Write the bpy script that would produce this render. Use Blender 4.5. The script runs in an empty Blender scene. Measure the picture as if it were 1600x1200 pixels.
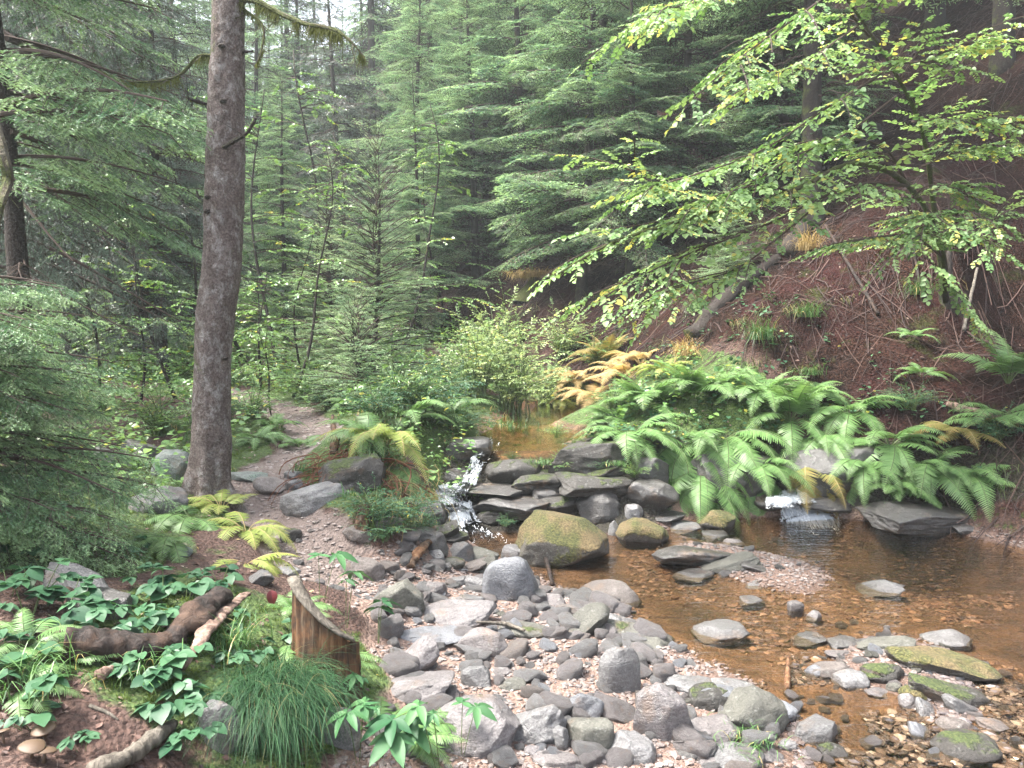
import bpy, bmesh, math, random
import numpy as np
from mathutils import Vector, Matrix, Euler
R = math.radians
scn = bpy.context.scene
col = scn.collection
# ---------------------------------------------------------------- camera
F_PX = 1209.0; CAM_Z = 1.7; PITCH = R(5.0)
cd = bpy.data.cameras.new('camera'); cam = bpy.data.objects.new('camera', cd); col.objects.link(cam)
cd.sensor_width = 36; cd.lens = 36*F_PX/1600; cd.clip_end = 1000; cd.clip_start = 0.05
cam.location = (0, 0, CAM_Z); cam.rotation_euler = (R(90)-PITCH, 0, 0)
scn.camera = cam
# ---------------------------------------------------------------- sky, sun, exposure
SUN_EL, SUN_AZ = 63, -95          # azimuth: degrees from straight ahead, + to the right
w = bpy.data.worlds.new('World'); scn.world = w; w.use_nodes = True
nt = w.node_tree; nt.nodes.clear()
sky = nt.nodes.new('ShaderNodeTexSky'); sky.sky_type = 'NISHITA'; sky.sun_disc = False
sky.sun_elevation = R(SUN_EL); sky.sun_rotation = R(SUN_AZ); sky.dust_density = 5; sky.air_density = 1.0; sky.ozone_density = 1.0
bg = nt.nodes.new('ShaderNodeBackground'); bg.inputs[1].default_value = 0.15
wo = nt.nodes.new('ShaderNodeOutputWorld')
hs = nt.nodes.new('ShaderNodeHueSaturation'); hs.inputs['Saturation'].default_value = .45; hs.inputs['Value'].default_value = 1.15
nt.links.new(sky.outputs[0], hs.inputs['Color']); nt.links.new(hs.outputs[0], bg.inputs[0]); nt.links.new(bg.outputs[0], wo.inputs[0])
sd = bpy.data.lights.new('sun', 'SUN'); sd.energy = 3.0; sd.angle = R(15); sd.color = (1, .95, .87)
sun = bpy.data.objects.new('sun', sd); col.objects.link(sun)
ld = Vector((math.sin(R(SUN_AZ))*math.cos(R(SUN_EL)), math.cos(R(SUN_AZ))*math.cos(R(SUN_EL)), math.sin(R(SUN_EL))))
sun.rotation_euler = ld.to_track_quat('Z', 'Y').to_euler()
scn.view_settings.view_transform = 'Standard'; scn.view_settings.look = 'None'
scn.view_settings.exposure = 2.4; scn.view_settings.gamma = 1.0
cy = scn.cycles
cy.max_bounces = 7; cy.diffuse_bounces = 3; cy.glossy_bounces = 2; cy.transmission_bounces = 4; cy.transparent_max_bounces = 8
cy.volume_bounces = 0; cy.caustics_reflective = False; cy.caustics_refractive = False
cy.use_denoising = True
try: cy.denoiser = 'OPENIMAGEDENOISE'
except Exception: pass
cy.use_adaptive_sampling = True; cy.adaptive_threshold = 0.02; cy.sample_clamp_indirect = 6
# ---------------------------------------------------------------- numpy helpers
rng = np.random.default_rng(7)
def ray(px, py):
    u = (px-800)/F_PX; v = (600-py)/F_PX
    c, s = math.cos(PITCH), math.sin(PITCH)
    return np.array([u, c+v*s, -s+v*c])
def at(px, py, D):
    d = ray(px, py); return np.array([0, 0, CAM_Z]) + d*(D/d[1])
def atz(px, py, z):
    d = ray(px, py); return np.array([0, 0, CAM_Z]) + d*((z-CAM_Z)/d[2])
def proj(p):
    x, y, z = p[0], p[1], p[2]-CAM_Z
    c, s = math.cos(PITCH), math.sin(PITCH)
    dep = y*c - z*s; up = y*s + z*c
    return 800+F_PX*x/dep, 600-F_PX*up/dep
def _hash(ix, iy, iz, seed):
    h = (ix.astype(np.int64)*374761393 + iy.astype(np.int64)*668265263 + iz.astype(np.int64)*2147483647 + seed*974711) & 0xffffffff
    h = ((h ^ (h >> 13))*1274126177) & 0xffffffff
    h = ((h ^ (h >> 16))*2246822519) & 0xffffffff
    return ((h ^ (h >> 15)) & 0xffffff)/float(0xffffff)
def vnoise(P, seed=0):
    P = np.asarray(P, float); i = np.floor(P).astype(np.int64); f = P-i; f = f*f*(3-2*f)
    r = 0
    for dx in (0, 1):
        for dy in (0, 1):
            for dz in (0, 1):
                wgt = (f[..., 0] if dx else 1-f[..., 0])*(f[..., 1] if dy else 1-f[..., 1])*(f[..., 2] if dz else 1-f[..., 2])
                r = r + wgt*_hash(i[..., 0]+dx, i[..., 1]+dy, i[..., 2]+dz, seed)
    return r*2-1
def fbm(P, freq=1, octv=4, seed=0, gain=.5):
    a, r = 1, 0; P = np.asarray(P, float)*freq
    for k in range(octv):
        r = r + a*vnoise(P, seed+k*17); P = P*2.03+11.3; a *= gain
    return r
def fbm2(x, y, freq, octv=3, seed=0):
    x = np.asarray(x, float); return fbm(np.stack([x, np.asarray(y, float), np.zeros_like(x)+.37], -1), freq, octv, seed)
def sm(a, b, x):
    t = np.clip((x-a)/(b-a), 0, 1); return t*t*(3-2*t)
def norm(v):
    v = np.asarray(v, float); return v/np.maximum(np.linalg.norm(v, axis=-1, keepdims=True), 1e-9)
def frame(x, up):
    """matrices whose columns are x, y, z: x along the given vector, z as near `up` as can be"""
    x = norm(x); up = np.broadcast_to(np.asarray(up, float), x.shape)
    y = norm(np.cross(up, x)); z = np.cross(x, y)
    return np.stack([x, y, z], -1)
def rotz(a):
    a = np.asarray(a, float); c, s, o, i = np.cos(a), np.sin(a), np.zeros_like(a), np.ones_like(a)
    return np.stack([np.stack([c, -s, o], -1), np.stack([s, c, o], -1), np.stack([o, o, i], -1)], -2)
class Acc:
    def __init__(s): s.V = []; s.F = []; s.M = []; s.T = []; s.n = 0
    def add(s, V, F, mat=0, tint=.5):
        V = np.asarray(V, float).reshape(-1, 3); F = np.asarray(F, np.int64)
        if F.ndim == 2 and F.shape[1] == 4: F = np.concatenate([F[:, [0, 1, 2]], F[:, [0, 2, 3]]])
        s.V.append(V); s.F.append(F+s.n)
        s.M.append(np.full(len(F), mat, np.int32) if np.isscalar(mat) else np.asarray(mat, np.int32))
        s.T.append(np.full(len(V), tint) if np.isscalar(tint) else np.asarray(tint, float)); s.n += len(V)
    def stamp(s, TV, TF, M, T, mat=0, tint=None, ttint=None):
        N = len(T)
        if N == 0: return
        V = np.einsum('nij,vj->nvi', M, TV)+T[:, None, :]
        F = (TF[None]+(np.arange(N)*len(TV))[:, None, None]).reshape(-1, 3)
        ti = np.repeat(np.full(N, .5) if tint is None else tint, len(TV))
        if ttint is not None: ti = np.clip(ti+np.tile(ttint-.5, N), 0, 1)
        s.add(V.reshape(-1, 3), F, np.tile(mat, N) if not np.isscalar(mat) else mat, ti)
    def arrays(s): return np.concatenate(s.V), np.concatenate(s.F), np.concatenate(s.M), np.concatenate(s.T)
    def mesh(s, name, mats, smooth=True, extra=None):
        V, F, M, T = s.arrays(); return mk_mesh(name, V, F, mats, M, T, smooth, extra)
def mk_mesh(name, V, F, mats, M=None, T=None, smooth=True, extra=None):
    me = bpy.data.meshes.new(name)
    me.vertices.add(len(V)); me.vertices.foreach_set('co', np.ascontiguousarray(V, np.float32).ravel())
    k = F.shape[1]
    me.loops.add(len(F)*k); me.loops.foreach_set('vertex_index', np.ascontiguousarray(F, np.int32).ravel())
    me.polygons.add(len(F)); me.polygons.foreach_set('loop_start', np.arange(len(F), dtype=np.int32)*k)
    if M is not None: me.polygons.foreach_set('material_index', np.ascontiguousarray(M, np.int32))
    me.polygons.foreach_set('use_smooth', np.full(len(F), smooth, bool))
    if T is not None:
        a = me.attributes.new('tint', 'FLOAT', 'POINT'); a.data.foreach_set('value', np.ascontiguousarray(T, np.float32))
    for nm, arr in (extra or {}).items():
        a = me.attributes.new(nm, 'FLOAT', 'POINT'); a.data.foreach_set('value', np.ascontiguousarray(arr, np.float32))
    for m in (mats if isinstance(mats, (list, tuple)) else [mats]): me.materials.append(m)
    me.update(calc_edges=True); return me
def ob(name, me, parent=None, loc=None, rot=None, scale=None):
    o = bpy.data.objects.new(name, me); col.objects.link(o)
    if parent is not None: o.parent = parent
    if loc is not None: o.location = [float(c) for c in loc]
    if rot is not None: o.rotation_euler = [float(c) for c in rot]
    if scale is not None: o.scale = (scale,)*3 if np.isscalar(scale) else [float(c) for c in scale]
    return o
def tag(o, label=None, cat=None, group=None, kind=None):
    if label: o['label'] = label
    if cat: o['category'] = cat
    if group: o['group'] = group
    if kind: o['kind'] = kind
    return o
def empty(name, loc, rz=0, rot=None):
    o = bpy.data.objects.new(name, None); col.objects.link(o); o.location = [float(c) for c in loc]
    o.rotation_euler = rot if rot is not None else (0, 0, rz); o.empty_display_size = .05; return o
def copy_tree(src, parent=None):
    c = src.copy(); col.objects.link(c)
    if parent is not None: c.parent = parent
    for ch in kids[src.name] if src.name in kids else [x for x in bpy.data.objects if x.parent == src]: copy_tree(ch, c)
    return c
kids = {}
def tube(P, rad, k=6, cap=True, rough=0, seed=0, flat=1.0):
    P = np.asarray(P, float); n = len(P); rad = np.broadcast_to(np.asarray(rad, float), (n,))
    T = norm(np.gradient(P, axis=0)); ref = np.array([0, 0, 1.]) if abs(T[:, 2]).mean() < .8 else np.array([0, 1., 0])
    Y = norm(np.cross(np.broadcast_to(ref, T.shape), T)); Z = np.cross(T, Y)
    a = np.arange(k)/k*2*np.pi
    r = rad[:, None]*np.ones((1, k))
    V = P[:, None]+r[..., None]*(np.cos(a)[None, :, None]*Y[:, None]+flat*np.sin(a)[None, :, None]*Z[:, None])
    if rough:
        d = norm(V-P[:, None]); V = V+d*(fbm(V, 6/max(rad.max(), .01)*.15, 3, seed)*rough*rad[:, None])[..., None]
    V = V.reshape(-1, 3); i = np.arange(n-1)[:, None]*k; j = np.arange(k)[None]; j2 = (j+1) % k
    F = np.stack([i+j, i+j2, i+k+j2, i+k+j], -1).reshape(-1, 4)
    F = np.concatenate([F[:, [0, 1, 2]], F[:, [0, 2, 3]]])
    if cap:
        V = np.concatenate([V, P[:1], P[-1:]]); c0, c1 = n*k, n*k+1
        jj = np.arange(k); F = np.concatenate([F, np.stack([np.full(k, c0), (jj+1) % k, jj], -1), np.stack([np.full(k, c1), (n-1)*k+jj, (n-1)*k+(jj+1) % k], -1)])
    return V, F
def curve(pts, n):
    """smooth curve through points, n samples (Catmull-Rom)"""
    P = np.asarray(pts, float)
    if len(P) == 2: return P[0]+(P[1]-P[0])*np.linspace(0, 1, n)[:, None]
    Q = np.concatenate([[2*P[0]-P[1]], P, [2*P[-1]-P[-2]]])
    t = np.linspace(0, len(P)-1-1e-6, n); i = t.astype(int); f = (t-i)[:, None]
    a, b, c, d = Q[i], Q[i+1], Q[i+2], Q[i+3]
    return .5*(2*b+(c-a)*f+(2*a-5*b+4*c-d)*f**2+(3*b-a-3*c+d)*f**3)
# ---------------------------------------------------------------- material helpers
def mat(name):
    m = bpy.data.materials.new(name); m.use_nodes = True; t = m.node_tree; t.nodes.clear()
    out = t.nodes.new('ShaderNodeOutputMaterial'); return m, t, out
def N(t, kind, **kw):
    n = t.nodes.new(kind)
    for k, v in kw.items():
        if k.startswith('i_'):
            key = k[2:]; key = int(key) if key.isdigit() else key
            n.inputs[key].default_value = v
        else: setattr(n, k, v)
    return n
def ramp(t, fac, stops, interp='LINEAR'):
    n = t.nodes.new('ShaderNodeValToRGB'); n.color_ramp.interpolation = interp; e = n.color_ramp.elements
    while len(e) > 1: e.remove(e[-1])
    for i, (p, c) in enumerate(stops):
        if i == 0: e[0].position = p; e[0].color = (*c, 1)
        else: x = e.new(p); x.color = (*c, 1)
    t.links.new(fac, n.inputs[0]); return n.outputs[0]
def mix(t, f, a, b, mode='MIX'):
    n = t.nodes.new('ShaderNodeMix'); n.data_type = 'RGBA'; n.blend_type = mode
    for s, v in ((0, f), (6, a), (7, b)):
        if hasattr(v, 'is_output'): t.links.new(v, n.inputs[s])
        elif s == 0: n.inputs[0].default_value = v
        else: n.inputs[s].default_value = (*v, 1)
    return n.outputs[2]
def math_(t, op, a, b=0.0, clamp=False):
    n = t.nodes.new('ShaderNodeMath'); n.operation = op; n.use_clamp = clamp
    for s, v in ((0, a), (1, b)):
        if hasattr(v, 'is_output'): t.links.new(v, n.inputs[s])
        else: n.inputs[s].default_value = v
    return n.outputs[0]
def noise(t, vec, scale, detail=4, rough=.55, dist=0):
    n = N(t, 'ShaderNodeTexNoise', i_Scale=scale, i_Detail=detail, i_Roughness=rough, i_Distortion=dist)
    if vec is not None: t.links.new(vec, n.inputs['Vector'])
    return n.outputs[0]
def mapping(t, vec, scale):
    n = N(t, 'ShaderNodeMapping'); n.inputs['Scale'].default_value = scale; t.links.new(vec, n.inputs[0]); return n.outputs[0]
def pos(t): return N(t, 'ShaderNodeNewGeometry').outputs['Position']
def objc(t): return N(t, 'ShaderNodeTexCoord').outputs['Object']
def attr(t, name): return N(t, 'ShaderNodeAttribute', attribute_name=name).outputs['Fac']
def bump(t, h, strength=.5, dist=.01):
    n = N(t, 'ShaderNodeBump', i_Strength=strength, i_Distance=dist); t.links.new(h, n.inputs['Height']); return n.outputs[0]
def principled(t, out, colr, rough=.7, nrm=None, spec=.5):
    p = N(t, 'ShaderNodeBsdfPrincipled')
    for k, v in (('Base Color', colr), ('Roughness', rough), ('Specular IOR Level', spec)):
        if hasattr(v, 'is_output'): t.links.new(v, p.inputs[k])
        elif k == 'Base Color': p.inputs[k].default_value = (*v, 1)
        else: p.inputs[k].default_value = v
    if nrm is not None: t.links.new(nrm, p.inputs['Normal'])
    if out is not None: t.links.new(p.outputs[0], out.inputs[0])
    return p
def leafmat(name, c0, c1, c2=None, trans=.35, rough=.42, spec=.5, objvar=.25):
    """leaf: tint runs c0..c1 (and the last few per cent c2), light passes through"""
    m, t, out = mat(name); tn = attr(t, 'tint')
    st = [(0, c0), (.8 if c2 else 1, c1)]+([(.93, c1), (.97, c2)] if c2 else [])
    c = ramp(t, tn, st)
    oi = N(t, 'ShaderNodeObjectInfo'); hv = N(t, 'ShaderNodeHueSaturation')
    t.links.new(c, hv.inputs['Color'])
    v = math_(t, 'MULTIPLY_ADD', oi.outputs['Random'], objvar); v.node.inputs[2].default_value = 1-objvar/2
    t.links.new(v, hv.inputs['Value'])
    p = principled(t, None, hv.outputs[0], rough, None, spec)
    tr = N(t, 'ShaderNodeBsdfTranslucent'); t.links.new(mix(t, .5, hv.outputs[0], (1.0, 1.0, .35), 'MULTIPLY'), tr.inputs[0])
    ms = N(t, 'ShaderNodeMixShader', i_0=trans); t.links.new(p.outputs[0], ms.inputs[1]); t.links.new(tr.outputs[0], ms.inputs[2])
    t.links.new(ms.outputs[0], out.inputs[0]); return m
# ---------------------------------------------------------------- terrain
CP = [  # photo column, row, height above the lower pool: measured ground points
 # lower pool and its bed
 (1560,1180,-.03),(1400,1160,-.04),(1250,1000,-.06),(1100,940,-.07),(1000,870,-.08),(1000,920,-.08),(1150,1010,-.06),
 (1330,930,-.02),(1430,955,-.03),(1250,965,-.04),(1330,975,-.03),(1500,985,-.05),(1210,905,.025),(1260,905,.02),(1150,900,.0),(1500,880,-.16),(1580,930,-.15),(1400,850,-.14),(1250,830,-.1),(1590,1000,-.08),(1590,1100,-.05),
 (1180,860,.03),(1230,868,.035),(1080,850,.04),(1450,1040,.05),(1350,1060,.02),(1300,1020,.0),(1500,1130,.03),(1420,1110,-.02),
 (1100,1060,.03),(1000,1030,.06),(1180,1120,.03),(900,1000,.08),(850,930,.06),(950,960,.02),(800,1100,.09),(650,1000,.12),
 (700,900,.13),(620,930,.19),(560,930,.26),(620,1100,.16),(700,1190,.12),(900,1190,.07),(1100,1190,.04),(1250,1190,.01),(1300,1110,-.03),
 (760,860,-.04),(720,840,.0),(705,800,.10),(698,825,.05),(688,846,.06),(738,832,.0),(930,870,-.03),(690,885,.1),
 # path
 (500,900,.28),(480,860,.33),(450,820,.38),(425,795,.42),(400,750,.56),(450,715,.6),(490,690,.63),(480,660,.68),(440,635,.74),(400,615,.8),
 # left bank
 (325,770,.5),(250,800,.5),(200,870,.52),(300,900,.5),(400,900,.4),(350,850,.46),(100,900,.6),(60,1000,.62),(200,1000,.55),(300,1050,.5),
 (150,1150,.5),(30,1180,.55),(400,1000,.45),(500,1120,.26),(440,1190,.3),(350,1190,.36),(560,1010,.2),(180,710,.6),(80,760,.65),(20,700,.7),(250,690,.68),(380,680,.68),(300,650,.76),
 # island between path and cascade
 (540,760,.58),(560,700,.72),(640,690,.74),(610,770,.58),(590,830,.36),(550,850,.33),(670,740,.6),(660,800,.34),(640,850,.15),(560,650,.85),(650,640,.8),(715,650,.64),
 # ledge
 (900,690,.57),(975,690,.6),(860,745,.34),(950,750,.36),(1010,760,.3),(840,795,.12),(900,795,.1),(980,810,.06),(780,690,.52),(745,730,.38),(715,775,.22),
 # right bank
 (1050,680,.62),(1150,680,.62),(1250,690,.58),(1350,690,.6),(1450,720,.45),(1050,805,.04),(1150,805,.02),(1225,790,.08),(1350,803,.04),(1430,795,.12),(1500,808,.06),
 (1590,845,.03),(1560,790,.25),(1560,700,.6),(1590,600,.97),(1450,640,.85),(1300,640,.8),(1150,640,.85),(1300,590,1.1),
 # upper pool
 (800,690,.47),(850,670,.38),(900,655,.4),(800,650,.4),(850,635,.5),(960,660,.64),(940,635,.75),(735,665,.62),(780,612,.75),(930,685,.5),
]
CW = [tuple(atz(a, b, c)) for a, b, c in CP]
def slope_d(x, y): return (x-3.2)*.876+(y-7.8)*.482      # metres beyond the toe of the right-hand hillside
def far_z(x, y):
    d = slope_d(x, y); base = .75+.055*np.maximum(y-9, 0)+.0012*np.maximum(y-25, 0)**2
    left = .10*np.maximum(-x-2.5-.1*y, 0)+.02*np.maximum(-x-12, 0)**1.3
    return base+left+np.where(d > -1.5, .36*np.maximum(d+1.5, 0)**1.5*np.minimum(1, 1)*(d < .5), 0)*1.0*(d < .5)+np.where(d >= .5, 1.02+.8*(d-.5), 0)
for x, y in [(-1.5,12),(-4,10),(-7,8),(-8,12),(-3,16),(0,13),(-12,10),(-10,4),(-6,2),(-4,5.5),(-1,20),(-8,20),(0,25),(3,40),(-5,40),(-15,20),(-20,40),(-30,15),(-30,60),(5,60)]:
    CW.append((x, y, float(far_z(np.float64(x), np.float64(y)))))
for tt in (-6, -3, 0, 3.5, 7, 12, 20, 32, 50):
    for d in (.3, 2, 5, 10, 18, 32):
        x, y = 3.2-.482*tt+.876*d, 7.8+.876*tt+.482*d
        if y > .5: CW.append((x, y, float(far_z(np.float64(x), np.float64(y)))))
for p in [(-3,-2,.5),(0,-2,.35),(3,-2,.0),(5,0,-.05),(-.6,.8,.45),(.6,1,.12),(4,2.5,-.06),(6,3,0),(2.5,.5,-.02),(5.6,5.5,.4),(7.5,5,1.3),(9,2,1.8),(9,-2,1.8)]: CW.append(p)
CW = np.array(CW); C0 = .35
_A = np.sqrt(((CW[:, None, :2]-CW[None, :, :2])**2).sum(-1)+C0**2)
n_ = len(CW); _A = np.block([[_A+np.eye(n_)*-.02, np.ones((n_, 1)), CW[:, :2]], [np.ones((1, n_)), np.zeros((1, 3))], [CW[:, :2].T, np.zeros((2, 3))]])
_W = np.linalg.solve(_A, np.concatenate([CW[:, 2], np.zeros(3)]))
def rbf(x, y):
    x = np.asarray(x, float).ravel(); y = np.asarray(y, float).ravel(); out = np.empty(len(x))
    for i in range(0, len(x), 20000):
        xs, ys = x[i:i+20000], y[i:i+20000]
        out[i:i+20000] = np.sqrt((xs[:, None]-CW[:, 0])**2+(ys[:, None]-CW[:, 1])**2+C0**2)@_W[:n_]+_W[n_]+xs*_W[n_+1]+ys*_W[n_+2]
    return out
def poly_px(pts, z): return np.array([atz(a, b, c)[:2] for a, b, c in pts]) if z is None else np.array([atz(a, b, z)[:2] for a, b in pts])
def dist_line(x, y, L):
    d = np.full(np.shape(x), 1e9)
    for a, b in zip(L[:-1], L[1:]):
        ab = b-a; t = np.clip(((x-a[0])*ab[0]+(y-a[1])*ab[1])/(ab@ab), 0, 1)
        d = np.minimum(d, np.hypot(x-a[0]-t*ab[0], y-a[1]-t*ab[1]))
    return d
def inpoly(x, y, L):
    c = np.zeros(np.shape(x), bool)
    for a, b in zip(L, np.roll(L, -1, 0)):
        c ^= ((a[1] > y) != (b[1] > y)) & (x < (b[0]-a[0])*(y-a[1])/(b[1]-a[1]+1e-12)+a[0])
    return c
PATH = poly_px([(560,905,.25),(490,870,.32),(455,825,.38),(415,785,.46),(405,740,.57),(455,712,.6),(492,690,.63),(480,662,.68),(445,638,.74),(405,618,.8),(370,600,.9)], None)
CASC = poly_px([(765,690,.54),(745,718,.46),(728,745,.36),(700,768,.28),(705,792,.19),(730,818,.1),(750,845,.02)], None)
GRAV = np.concatenate([poly_px([(520,905),(600,885),(680,850),(800,850),(960,830)], .1), poly_px([(1060,800),(1200,800),(1350,805),(1620,845)], .02), np.array([[8, 3.5], [8, -3], [.2, -3], [.15, 1.2]]), poly_px([(560,1170),(570,1080),(575,980)], .2)])
UP = poly_px([(775,697),(735,670),(760,640),(800,618),(880,612),(945,640),(950,668),(925,688),(860,700)], .55)
xs = np.concatenate([-3.2-np.cumsum(.05*1.09**np.arange(56))[::-1], np.arange(-3.2, 5.4, .04), 5.4+np.cumsum(.05*1.09**np.arange(56))])
ys = np.concatenate([np.arange(-3, 1.2, .2), np.arange(1.2, 9.5, .04), 9.5+np.cumsum(.05*1.075**np.arange(66))])
GX, GY = np.meshgrid(xs, ys); X_, Y_ = GX.ravel(), GY.ravel()
Z_ = rbf(X_, Y_)
pd = dist_line(X_, Y_, PATH); m_path = 1-sm(.16, .34, pd+.08*fbm2(X_, Y_, 2.5, 3, 5))
m_grav = inpoly(X_+.14*fbm2(X_, Y_, 2.6, 3, 90), Y_+.1*fbm2(X_, Y_, 2.6, 3, 91), GRAV)*(Z_ < np.where(X_ > 2.4, .05, .3))*1.0
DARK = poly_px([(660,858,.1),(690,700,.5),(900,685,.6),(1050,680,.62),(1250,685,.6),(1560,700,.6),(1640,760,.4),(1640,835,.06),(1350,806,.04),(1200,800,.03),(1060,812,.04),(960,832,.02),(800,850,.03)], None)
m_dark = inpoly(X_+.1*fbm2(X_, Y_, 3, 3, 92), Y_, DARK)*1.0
m_slope = sm(-1.4, -.2, slope_d(X_, Y_)+.5*fbm2(X_, Y_, .9, 3, 2))*sm(8, 10, Y_+X_*.9)
rough_ = fbm2(X_, Y_, 1.1, 3, 1)*.05+fbm2(X_, Y_, 5, 3, 3)*.018+fbm2(X_, Y_, 14, 2, 9)*.007
Z_ = Z_+rough_*(1-.75*m_grav)*(1-.7*m_path)+m_slope*fbm2(X_, Y_, .45, 3, 8)*.22
Z_ = Z_-.04*m_path+m_slope*(np.abs(fbm2(X_, Y_, 1.7, 3, 18))*.12-.04+fbm2(X_, Y_, 4.5, 3, 19)*.035)
m_moss = np.clip(sm(-.15, .45, fbm2(X_, Y_, .9, 4, 21)+.15*(X_ < 0))*(1-m_path)*(1-m_grav)*(1-.95*sm(-1.6, -.3, slope_d(X_, Y_)))+(1-m_path)*(1-m_grav)*sm(.35, .15, Z_)*.3+1.0*((X_ > .5)&(X_ < 2.6)&(Y_ > 6.8)&(Y_ < 11)&(slope_d(X_, Y_) < -.7)), 0, 1)
# smooth by one pass the polygon masks
def blur(a, k=2):
    a = a.reshape(GX.shape)
    for _ in range(k):
        p = np.pad(a, 1, mode='edge'); a = (p[:-2, 1:-1]+p[2:, 1:-1]+p[1:-1, :-2]+p[1:-1, 2:]+2*a)/6
    return a.ravel()
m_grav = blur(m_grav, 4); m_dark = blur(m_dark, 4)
ZG = Z_.reshape(GX.shape)
def hgt(x, y):
    x = np.asarray(x, float); y = np.asarray(y, float)
    i = np.clip(np.searchsorted(xs, x)-1, 0, len(xs)-2); j = np.clip(np.searchsorted(ys, y)-1, 0, len(ys)-2)
    u = np.clip((x-xs[i])/(xs[i+1]-xs[i]), 0, 1); v = np.clip((y-ys[j])/(ys[j+1]-ys[j]), 0, 1)
    return ZG[j, i]*(1-u)*(1-v)+ZG[j, i+1]*u*(1-v)+ZG[j+1, i]*(1-u)*v+ZG[j+1, i+1]*u*v
def gmask(arr, x, y):
    A = arr.reshape(GX.shape); i = np.clip(np.searchsorted(xs, x)-1, 0, len(xs)-2); j = np.clip(np.searchsorted(ys, y)-1, 0, len(ys)-2); return A[j, i]
def gnorm(x, y, e=.05):
    return norm(np.stack([-(hgt(x+e, y)-hgt(x-e, y))/(2*e), -(hgt(x, y+e)-hgt(x, y-e))/(2*e), np.ones(np.shape(x))], -1))
def G(px, py, lift=0.0):
    """the ground point seen at a photo pixel (lift: stop that far above the ground)"""
    d = ray(px, py); o = np.array([0, 0, CAM_Z]); t = np.concatenate([np.arange(1.2, 12, .01), np.arange(12, 90, .05)])
    P = o+d*(t/d[1])[:, None]; g = P[:, 2]-hgt(P[:, 0], P[:, 1])-lift
    k = np.argmax(g < 0)
    return P[k] if g[k] < 0 else P[-1]
nx, ny = len(xs), len(ys); ii = (np.arange(ny-1)[:, None]*nx+np.arange(nx-1)[None]).ravel()
TF_ = np.stack([ii, ii+1, ii+nx+1, ii+nx], -1)
# ---- ground material
m, t, out = mat('forest_ground'); P = pos(t)
n1 = noise(t, P, 9, 6, .65); n2 = noise(t, P, 45, 5, .7); n3 = noise(t, P, 2.2, 4, .6); v1 = N(t, 'ShaderNodeTexVoronoi', i_Scale=55); t.links.new(P, v1.inputs['Vector'])
litter = ramp(t, n2, [(.3, (.016, .010, .008)), (.48, (.052, .032, .024)), (.6, (.095, .056, .042)), (.75, (.16, .105, .08))])
litter = mix(t, math_(t, 'MULTIPLY', n3, .5), litter, (.085, .04, .032))
slope = ramp(t, n2, [(.34, (.006, .003, .002)), (.5, (.023, .011, .008)), (.6, (.055, .027, .02)), (.76, (.11, .062, .047))])
slope = mix(t, ramp(t, noise(t, P, 1.3, 4), [(.45, (0, 0, 0)), (.6, (1, 1, 1))]), slope, ramp(t, n2, [(.3, (.006, .003, .003)), (.7, (.055, .022, .02))]))
path = ramp(t, n1, [(.3, (.055, .04, .034)), (.5, (.125, .095, .083)), (.7, (.22, .175, .155))])
path = mix(t, .5, path, ramp(t, n2, [(.3, (.11, .085, .072)), (.7, (.29, .23, .205))]))
sand = ramp(t, n1, [(.3, (.13, .08, .058)), (.5, (.215, .14, .108)), (.7, (.30, .21, .17))])
sand = mix(t, .55, sand, ramp(t, v1.outputs['Distance'], [(.0, (.05, .034, .027)), (.35, (.14, .093, .074)), (.8, (.23, .17, .145))]))
# bed under water: iron-orange silt with dark weedy patches
bed = ramp(t, noise(t, P, 3.2, 7, .68, .8), [(.32, (.014, .014, .008)), (.46, (.05, .035, .018)), (.57, (.13, .08, .042)), (.72, (.22, .14, .085))])
bed = mix(t, .35, bed, ramp(t, v1.outputs['Color'], [(.1, (.03, .02, .012)), (.6, (.15, .085, .045)), (1, (.27, .18, .12))]))
sep = N(t, 'ShaderNodeSeparateXYZ'); t.links.new(P, sep.inputs[0])
moss = ramp(t, n2, [(.3, (.016, .032, .008)), (.5, (.05, .085, .02)), (.72, (.11, .15, .04))])
mg = attr(t, 'gravel'); mp = attr(t, 'path'); mm = attr(t, 'moss'); msl = attr(t, 'slope')
nz = math_(t, 'SUBTRACT', n1, .5)
def soft(m_, k=.9, w_=.18):
    a = math_(t, 'ADD', m_, math_(t, 'MULTIPLY', nz, k)); r = N(t, 'ShaderNodeMapRange', i_1=.5-w_, i_2=.5+w_); r.interpolation_type = 'SMOOTHSTEP'; t.links.new(a, r.inputs[0]); return r.outputs[0]
slope = mix(t, ramp(t, noise(t, P, .9, 5, .7, .5), [(.42, (0, 0, 0)), (.6, (.85, .85, .85))]), slope, ramp(t, n2, [(.4, (.003, .002, .002)), (.7, (.03, .019, .014))]))
slope = mix(t, ramp(t, noise(t, P, 1.6, 6, .75), [(.58, (0, 0, 0)), (.66, (.8, .8, .8))]), slope, ramp(t, n2, [(.35, (.012, .016, .005)), (.7, (.05, .06, .018))]))
c = mix(t, soft(msl), litter, slope)
c = mix(t, soft(mm, 1.6), c, moss)
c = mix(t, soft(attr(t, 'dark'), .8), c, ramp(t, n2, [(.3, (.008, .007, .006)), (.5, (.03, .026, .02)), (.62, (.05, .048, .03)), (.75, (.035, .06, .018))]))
c = mix(t, soft(mp), c, path)
c = mix(t, soft(mg, .4), c, sand)
r = N(t, 'ShaderNodeMapRange', i_1=.012, i_2=-.02); t.links.new(sep.outputs[2], r.inputs[0])
shal = ramp(t, n1, [(.3, (.055, .038, .026)), (.5, (.22, .14, .085)), (.7, (.36, .24, .155))])
rs = N(t, 'ShaderNodeMapRange', i_1=-.075, i_2=-.015); t.links.new(sep.outputs[2], rs.inputs[0])
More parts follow.
